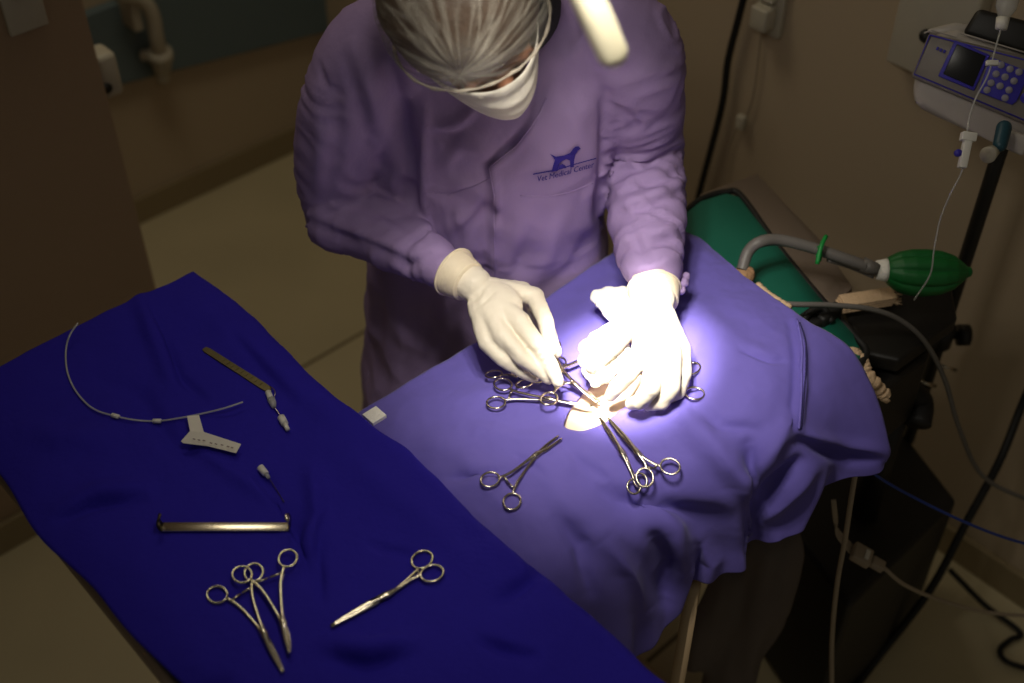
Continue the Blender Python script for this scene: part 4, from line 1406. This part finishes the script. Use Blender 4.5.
tube(bm, [WLx + fa * (-0.002 + 0.026 * i / n_) for i in range(n_ + 1)], [0.0375 - 0.0045 * (i / n_) + 0.0002 * math.sin(i * 1.9) for i in range(n_ + 1)], 40)
a_, b_2 = frame(fa); ring_loop(bm, WLx - fa * 0.002, a_, b_2, 0.0375, 0.0018, 40, 8)
obj('glove_cuff', bm, 'glove_cuff', g2)
# knotted cuff cord of the sleeve
bm = bmesh.new()
for k, (x, y) in enumerate([(679, 276), (684, 283), (681, 290), (686, 277)]):
    ellipsoid(bm, P(x, y, 1.085), X, Y, Z, 0.0085 - 0.001 * k, 0.008, 0.007, 14, 10)
for v in bm.verts: v.co += Vector((0.002, 0.001, 0.002)) * noise.noise(v.co * 150)
obj('sleeve_cuff_bunch', bm, 'gown', gown)

# ------------------------------------------------------------------ gauze and tissue in the light
def lump(name, blobs, m, label, cat, vox=0.003, amp=0.003):
    b_ = bmesh.new()
    for (x, y, z, r) in blobs: ellipsoid(b_, P(x, y, z), X, Y, Z, r, r, r * 0.75, 16, 10)
    b_ = fuse(b_, vox, 4)
    b_.normal_update()
    for v in b_.verts: v.co += v.normal * (amp * noise.noise(v.co * 70) + amp * .5 * noise.noise(v.co * 160))
    return tag(obj(name, b_, m), label, cat)


lump('gauze_wad', [(588, 348, 1.035, .014), (600, 340, 1.045, .017), (613, 332, 1.05, .018), (586, 362, 1.03, .013), (598, 358, 1.04, .017), (592, 372, 1.03, .014), (604, 374, 1.03, .016), (618, 350, 1.045, .019), (614, 366, 1.035, .015), (596, 382, 1.022, .010), (625, 325, 1.055, .014)],
     'gauze', 'crumpled white gauze wad in the bright light between the two gloved hands', 'gauze')
lump('gauze_swab', [(599, 297, 1.035, .013), (608, 294, 1.035, .015), (622, 297, 1.035, .019), (606, 304, 1.035, .015), (616, 311, 1.035, .020), (636, 304, 1.035, .020), (630, 316, 1.035, .02)],
     'gauze', 'folded white gauze swab lying on the drape behind the bright gloved hand', 'gauze')


# ------------------------------------------------------------------ ringed instruments
def forceps(name, ra, rb, joint, tip, bvh, label, group, lift=0.004, ringR=None, m='steel', tipgap=0.0, hz=(0, 0, 0), zs=None, cat='forceps', jaw_r=1.0, curve=0.0, gold=None):
    """two ring-handled halves crossing at the joint. all places in photo coordinates, resting on bvh surface"""
    def pt(c, dz):
        if zs is not None:
            return P(c[0], c[1], dz)
        h_, _ = hit(bvh, c[0], c[1], 0)
        if h_ is None: h_ = P(c[0], c[1], 1.0)
        return P(c[0], c[1], h_.z + lift + dz)
    if zs is None: A_, B_, J_, T_ = pt(ra, hz[0]), pt(rb, hz[0]), pt(joint, hz[1]), pt(tip, hz[2])
    else: A_, B_, J_, T_ = pt(ra, zs[0]), pt(rb, zs[1]), pt(joint, zs[2]), pt(tip, zs[3])
    mid = (A_ + B_) / 2
    axn = (T_ - mid).normalized()
    sd = (A_ - B_); sd = sd - axn * sd.dot(axn)
    if sd.length < 1e-5: sd = axn.cross(Z)
    sd.normalize()
    nrm = axn.cross(sd).normalized()
    L = (T_ - mid).length
    R = ringR or 0.0105
    root_ = empty(name, (A_ + B_) / 2, label, cat, group)
    for s, Rc in ((1, A_), (-1, B_)):
        off = nrm * (0.0012 * s)
        b_ = bmesh.new()
        rd = (Rc - J_).normalized()
        sr = nrm.cross(rd).normalized()
        ring_loop(b_, Rc + off, rd, sr, R, 0.00165, 30, 8, 1.12, 0.95)
        inner = -1 if (mid - Rc).dot(sr) < 0 else 1
        st = Rc - rd * (R * 1.0) + sr * (R * 0.35 * inner)
        # shank bows slightly towards the axis then runs to the joint, crosses to the other side
        m1 = st.lerp(J_, .35) + (mid.lerp(J_, .35 + .1) - st.lerp(J_, .35)) * 0.25
        pts = cr([st + off, m1 + off, J_ + off + sd * (0.001 * s), J_.lerp(T_, .5) - sd * (0.0016 * s + tipgap * s * .5) + off * .4, T_ - sd * (0.0006 * s + tipgap * s)], 28)
        cv = nrm.cross(axn) * curve
        pts = [p_ + cv * max(0, (i / 28 - .6) / .4) ** 2 for i, p_ in enumerate(pts)]
        rs = []
        for i in range(29):
            t = i / 28
            r = 0.0018 if t < .42 else (0.0018 + 0.0022 * math.exp(-((t - .55) / .06) ** 2) if t < .62 else 0.0025 * jaw_r * (1 - 0.55 * (t - .62) / .38))
            rs.append(r)
        tube(b_, pts, rs, 10, True, (1.15, 0.85))
        half = obj('half', b_, m, root_)
        # ratchet finger near the ring
        b_ = bmesh.new()
        q_ = st.lerp(J_, .12) + off
        e = (mid.lerp(J_, .22) - q_)
        tube(b_, [q_, q_ + e * 0.95], 0.0017, 8)
        obj('ratchet', b_, m, half)
        if gold:
            b_ = bmesh.new(); g0 = J_.lerp(T_, .05); tube(b_, [g0 + off - sd * 0.001 * s, J_.lerp(T_, .34) - sd * 0.0012 * s + off], 0.0030, 10); obj('joint_cover', b_, gold, half)
    b_ = bmesh.new(); tube(b_, [J_ - nrm * 0.0036, J_ + nrm * 0.0036], 0.0021, 12); obj('screw', b_, m, root_)
    return root_


GM = 'hemostatic forceps lying on the dark blue drape'
forceps('hemostatic_forceps', (217, 594), (254, 573), (262, 630), (283, 672), BV_M, 'forceps on the dark blue drape with the leftmost ring and lowest tips', GM, ringR=0.0115, jaw_r=1.15)
forceps('hemostatic_forceps', (242, 574), (288, 559), (282, 620), (292, 652), BV_M, 'forceps on the dark blue drape with curved tips, right one of the pair', GM, lift=0.009, ringR=0.0115, jaw_r=1.1, curve=0.003)
forceps('needle_holder', (422, 559), (432, 574), (392, 592), (331, 626), BV_M, 'closed needle holder lying alone on the dark blue drape', None, ringR=0.0125, jaw_r=1.5, cat='needle holder', gold='dark_steel')
GO = 'hemostatic forceps around the opening of the violet-blue drape'
forceps('hemostatic_forceps', (490, 480), (512, 501), (534, 457), (560, 437), BV_O, 'open-ringed forceps lying alone on the violet-blue drape at lower left', GO, ringR=0.0115, tipgap=0.0025)
forceps('hemostatic_forceps', (645, 478), (670, 466), (640, 455), (608, 418), BV_O, 'forceps with two rings spread below the bright opening of the drape', GO, ringR=0.0115, lift=0.012)
forceps('hemostatic_forceps', (634, 487), (640, 480), (624, 455), (600, 418), BV_O, 'forceps seen edge-on, left of the spread pair below the bright opening', GO, ringR=0.009, lift=0.008)
forceps('hemostatic_forceps', (692, 368), (695, 394), (672, 392), (640, 396), BV_O, 'forceps whose rings show to the right of the bright gloved hand', GO, ringR=0.0115, lift=0.008)
forceps('hemostatic_forceps', (496, 402), (503, 385), (545, 399), (592, 406), BV_O, 'lowest forceps of the bundle, long shanks pointing right to the opening', GO, ringR=0.0115, lift=0.010)
forceps('hemostatic_forceps', (494, 375), (524, 383), (552, 372), (590, 356), BV_O, 'uppermost forceps of the bundle, lying under the fingertips', GO, ringR=0.0108, lift=0.014)
forceps('hemostatic_forceps', (553, 345), (549, 398), (572, 382), (598, 403), BV_O, 'forceps held by the gloved fingertips, one ring above and one below', GO, ringR=0.0112, lift=0.022, hz=(0.0, 0.0, -0.012))
forceps('hemostatic_forceps', (536, 378), (560, 362), (574, 384), (600, 402), BV_O, 'short forceps between the fingertips and the gauze wad', GO, ringR=0.009, lift=0.016, hz=(0.0, 0.0, -0.010))


def on_m(x, y, l=0.003):
    h_, _ = hit(BV_M, x, y, 0)
    return P(x, y, h_.z + l)


# retractor: flat bar with upturned ends
root = empty('retractor', on_m(226, 527), 'flat steel retractor with two upturned ends on the dark blue drape', 'retractor')
bm = bmesh.new(); r0, r1 = on_m(163, 527, .004), on_m(288, 527, .004)
d = (r1 - r0).normalized(); s_ = Z.cross(d)
box(bm, (r0 + r1) / 2, d, s_, Z, (r1 - r0).length / 2, 0.0068, 0.0013, 0.0006); obj('bar', bm, 'steel', root)
for q, sg in ((r0, -1), (r1, 1)):
    bm = bmesh.new()
    pth_ = cr([q - d * sg * 0.003, q + d * sg * 0.002 + Z * 0.001, q + d * sg * 0.004 + Z * 0.008, q + d * sg * 0.003 + Z * 0.017, q - d * sg * 0.001 + Z * 0.022], 16)
    rr_ = []
    for i, p_ in enumerate(pth_):
        tn = (pth_[min(i + 1, 16)] - pth_[max(i - 1, 0)]).normalized(); nn = tn.cross(s_).normalized() * 0.0009
        w_ = s_ * (0.0066 if i < 12 else 0.0066 * math.sqrt(max(0.1, 1 - ((i - 12) / 4.3) ** 2)))
        rr_.append([bm.verts.new(p_ + w_ + nn), bm.verts.new(p_ - w_ + nn), bm.verts.new(p_ - w_ - nn), bm.verts.new(p_ + w_ - nn)])
    for i in range(16):
        for k in range(4): bm.faces.new((rr_[i][k], rr_[i][(k + 1) % 4], rr_[i + 1][(k + 1) % 4], rr_[i + 1][k]))
    bm.faces.new(rr_[0]); bm.faces.new(rr_[-1])
    obj('blade', bm, 'steel' if sg > 0 else 'dark_steel', root)

# coiled clear catheter
cp = [(78, 323), (70, 335), (66, 350), (67, 370), (74, 388), (86, 403), (98, 411), (115, 416), (135, 420), (157, 421), (180, 418), (205, 413), (225, 408), (243, 402)]
pts = []
for i, p_ in enumerate(cp):
    h_, _ = hit(BV_M, *p_)
    z_ = (h_.z if h_ else MZ) + 0.004 + (0.018 if i == 0 else 0.01 if i == 1 else 0) + (0.006 if i >= 12 else 0)
    pts.append(P(p_[0], p_[1], z_))
bm = bmesh.new(); tube(bm, cr(pts, 90), 0.0014, 8)
cath = obj('catheter', bm, 'clear'); tag(cath, 'long clear curved catheter tube lying on the dark blue drape', 'catheter')
for k, (a, b) in enumerate((((112, 415), (119, 417)), ((153, 421), (161, 421)))):
    bm = bmesh.new(); tube(bm, [on_m(*a, .004), on_m(*b, .004)], 0.0032, 10); obj('stopper', bm, 'white', cath)
# paper tag wound round the catheter
root = empty('paper_tag', on_m(205, 436), 'small folded white paper tag with grey print wrapped round the catheter', 'tag')
bm = bmesh.new()
prism(bm, [P(187, 416, MZ + .012), P(199, 415, MZ + .012), P(204, 433, MZ + .010), P(190, 431, MZ + .010)], Z * -0.0008)
obj('tag_neck', bm, 'paper', root, False)
bm = bmesh.new()
prism(bm, [P(190, 431, MZ + .011), P(204, 432, MZ + .012), P(241, 444, MZ + .010), P(236, 453, MZ + .008), P(208, 446, MZ + .006), P(183, 443, MZ + .005), P(181, 441, MZ + .005)], Z * -0.0008)
bmesh.ops.triangulate(bm, faces=bm.faces)
obj('tag_strip', bm, 'paper', root, False)
bm = bmesh.new()
for (x, y) in [(194, 439), (199, 440), (204, 440.5), (211, 443), (216, 444), (222, 445), (228, 446.5), (232, 447.5)]:
    p_ = P(x, y, MZ + .0115); box(bm, p_, (P(x + 4, y + 1, MZ + .011) - P(x, y, MZ + .011)).normalized(), Z.cross(X), Z, 0.0018, 0.0008, 0.0002)
obj('tag_print', bm, 'ink', root, False)

# dark scalpel handle strip with connectors
root = empty('scalpel_handle', on_m(238, 370), 'narrow dark bronze flat blade handle at the upper part of the dark blue drape', 'scalpel handle')
bm = bmesh.new(); s0, s1_ = on_m(204, 348, .003), on_m(270, 390, .003)
d = (s1_ - s0).normalized(); s_ = Z.cross(d)
pl = []
for t, w_ in ((0, .0035), (.05, .0050), (.5, .0052), (.9, .0056), (.97, .005), (1, .003)): pl.append((s0.lerp(s1_, t), w_))
prism(bm, [p_ + s_ * w_ for p_, w_ in pl] + [p_ - s_ * w_ for p_, w_ in pl[::-1]], Z * -0.0022)
obj('blade', bm, 'dark_steel', root, False)
bm = bmesh.new()
for k in range(9): box(bm, s0.lerp(s1_, .3 + .07 * k) + Z * 0.0004, d, s_, Z, 0.0008, 0.0030, 0.0003)
obj('grip_ridge', bm, 'dark_steel', root, False)
root = empty('luer_connector', on_m(278, 412), 'small white and clear connector with a wire tail at the end of the bronze handle', 'connector')
bm = bmesh.new(); tube(bm, [on_m(268, 392, .005), on_m(271, 399, .005)], [0.0042, 0.0042], 14); obj('cap', bm, 'white', root)
bm = bmesh.new(); tube(bm, [on_m(271, 399, .005), on_m(273, 403, .005), on_m(274, 407, .005)], [0.0055, 0.0050, 0.003], 14); obj('hub', bm, 'clear', root)
bm = bmesh.new(); tube(bm, cr([on_m(274, 407, .004), on_m(278, 412, .004), on_m(282, 419, .004)], 8), 0.0008, 6)
tube(bm, cr([on_m(270, 386, .005), on_m(275, 391, .008), on_m(274, 399, .006)], 8), 0.0007, 6); obj('wire', bm, 'steel', root)
bm = bmesh.new(); tube(bm, [on_m(281, 417, .005), on_m(285, 424, .005)], [0.0052, 0.0050], 14); tube(bm, [on_m(285, 424, .005), on_m(288, 430, .005)], [0.0035, 0.003], 14); obj('tip', bm, 'white', root)
root = empty('needle_hub', on_m(264, 472), 'short white needle hub lying alone in the middle of the dark blue drape', 'needle hub')
bm = bmesh.new(); tube(bm, [on_m(260, 467, .005), on_m(266, 474, .005)], [0.0048, 0.0044], 14); obj('barrel', bm, 'white', root)
bm = bmesh.new(); tube(bm, [on_m(266, 474, .005), on_m(269, 478, .005)], [0.0034, 0.0022], 14); obj('collar', bm, 'clear', root)
bm = bmesh.new(); tube(bm, cr([on_m(269, 478, .004), on_m(276, 489, .003), on_m(284, 502, .003)], 8), 0.0005, 6); obj('needle', bm, 'dark_steel', root)
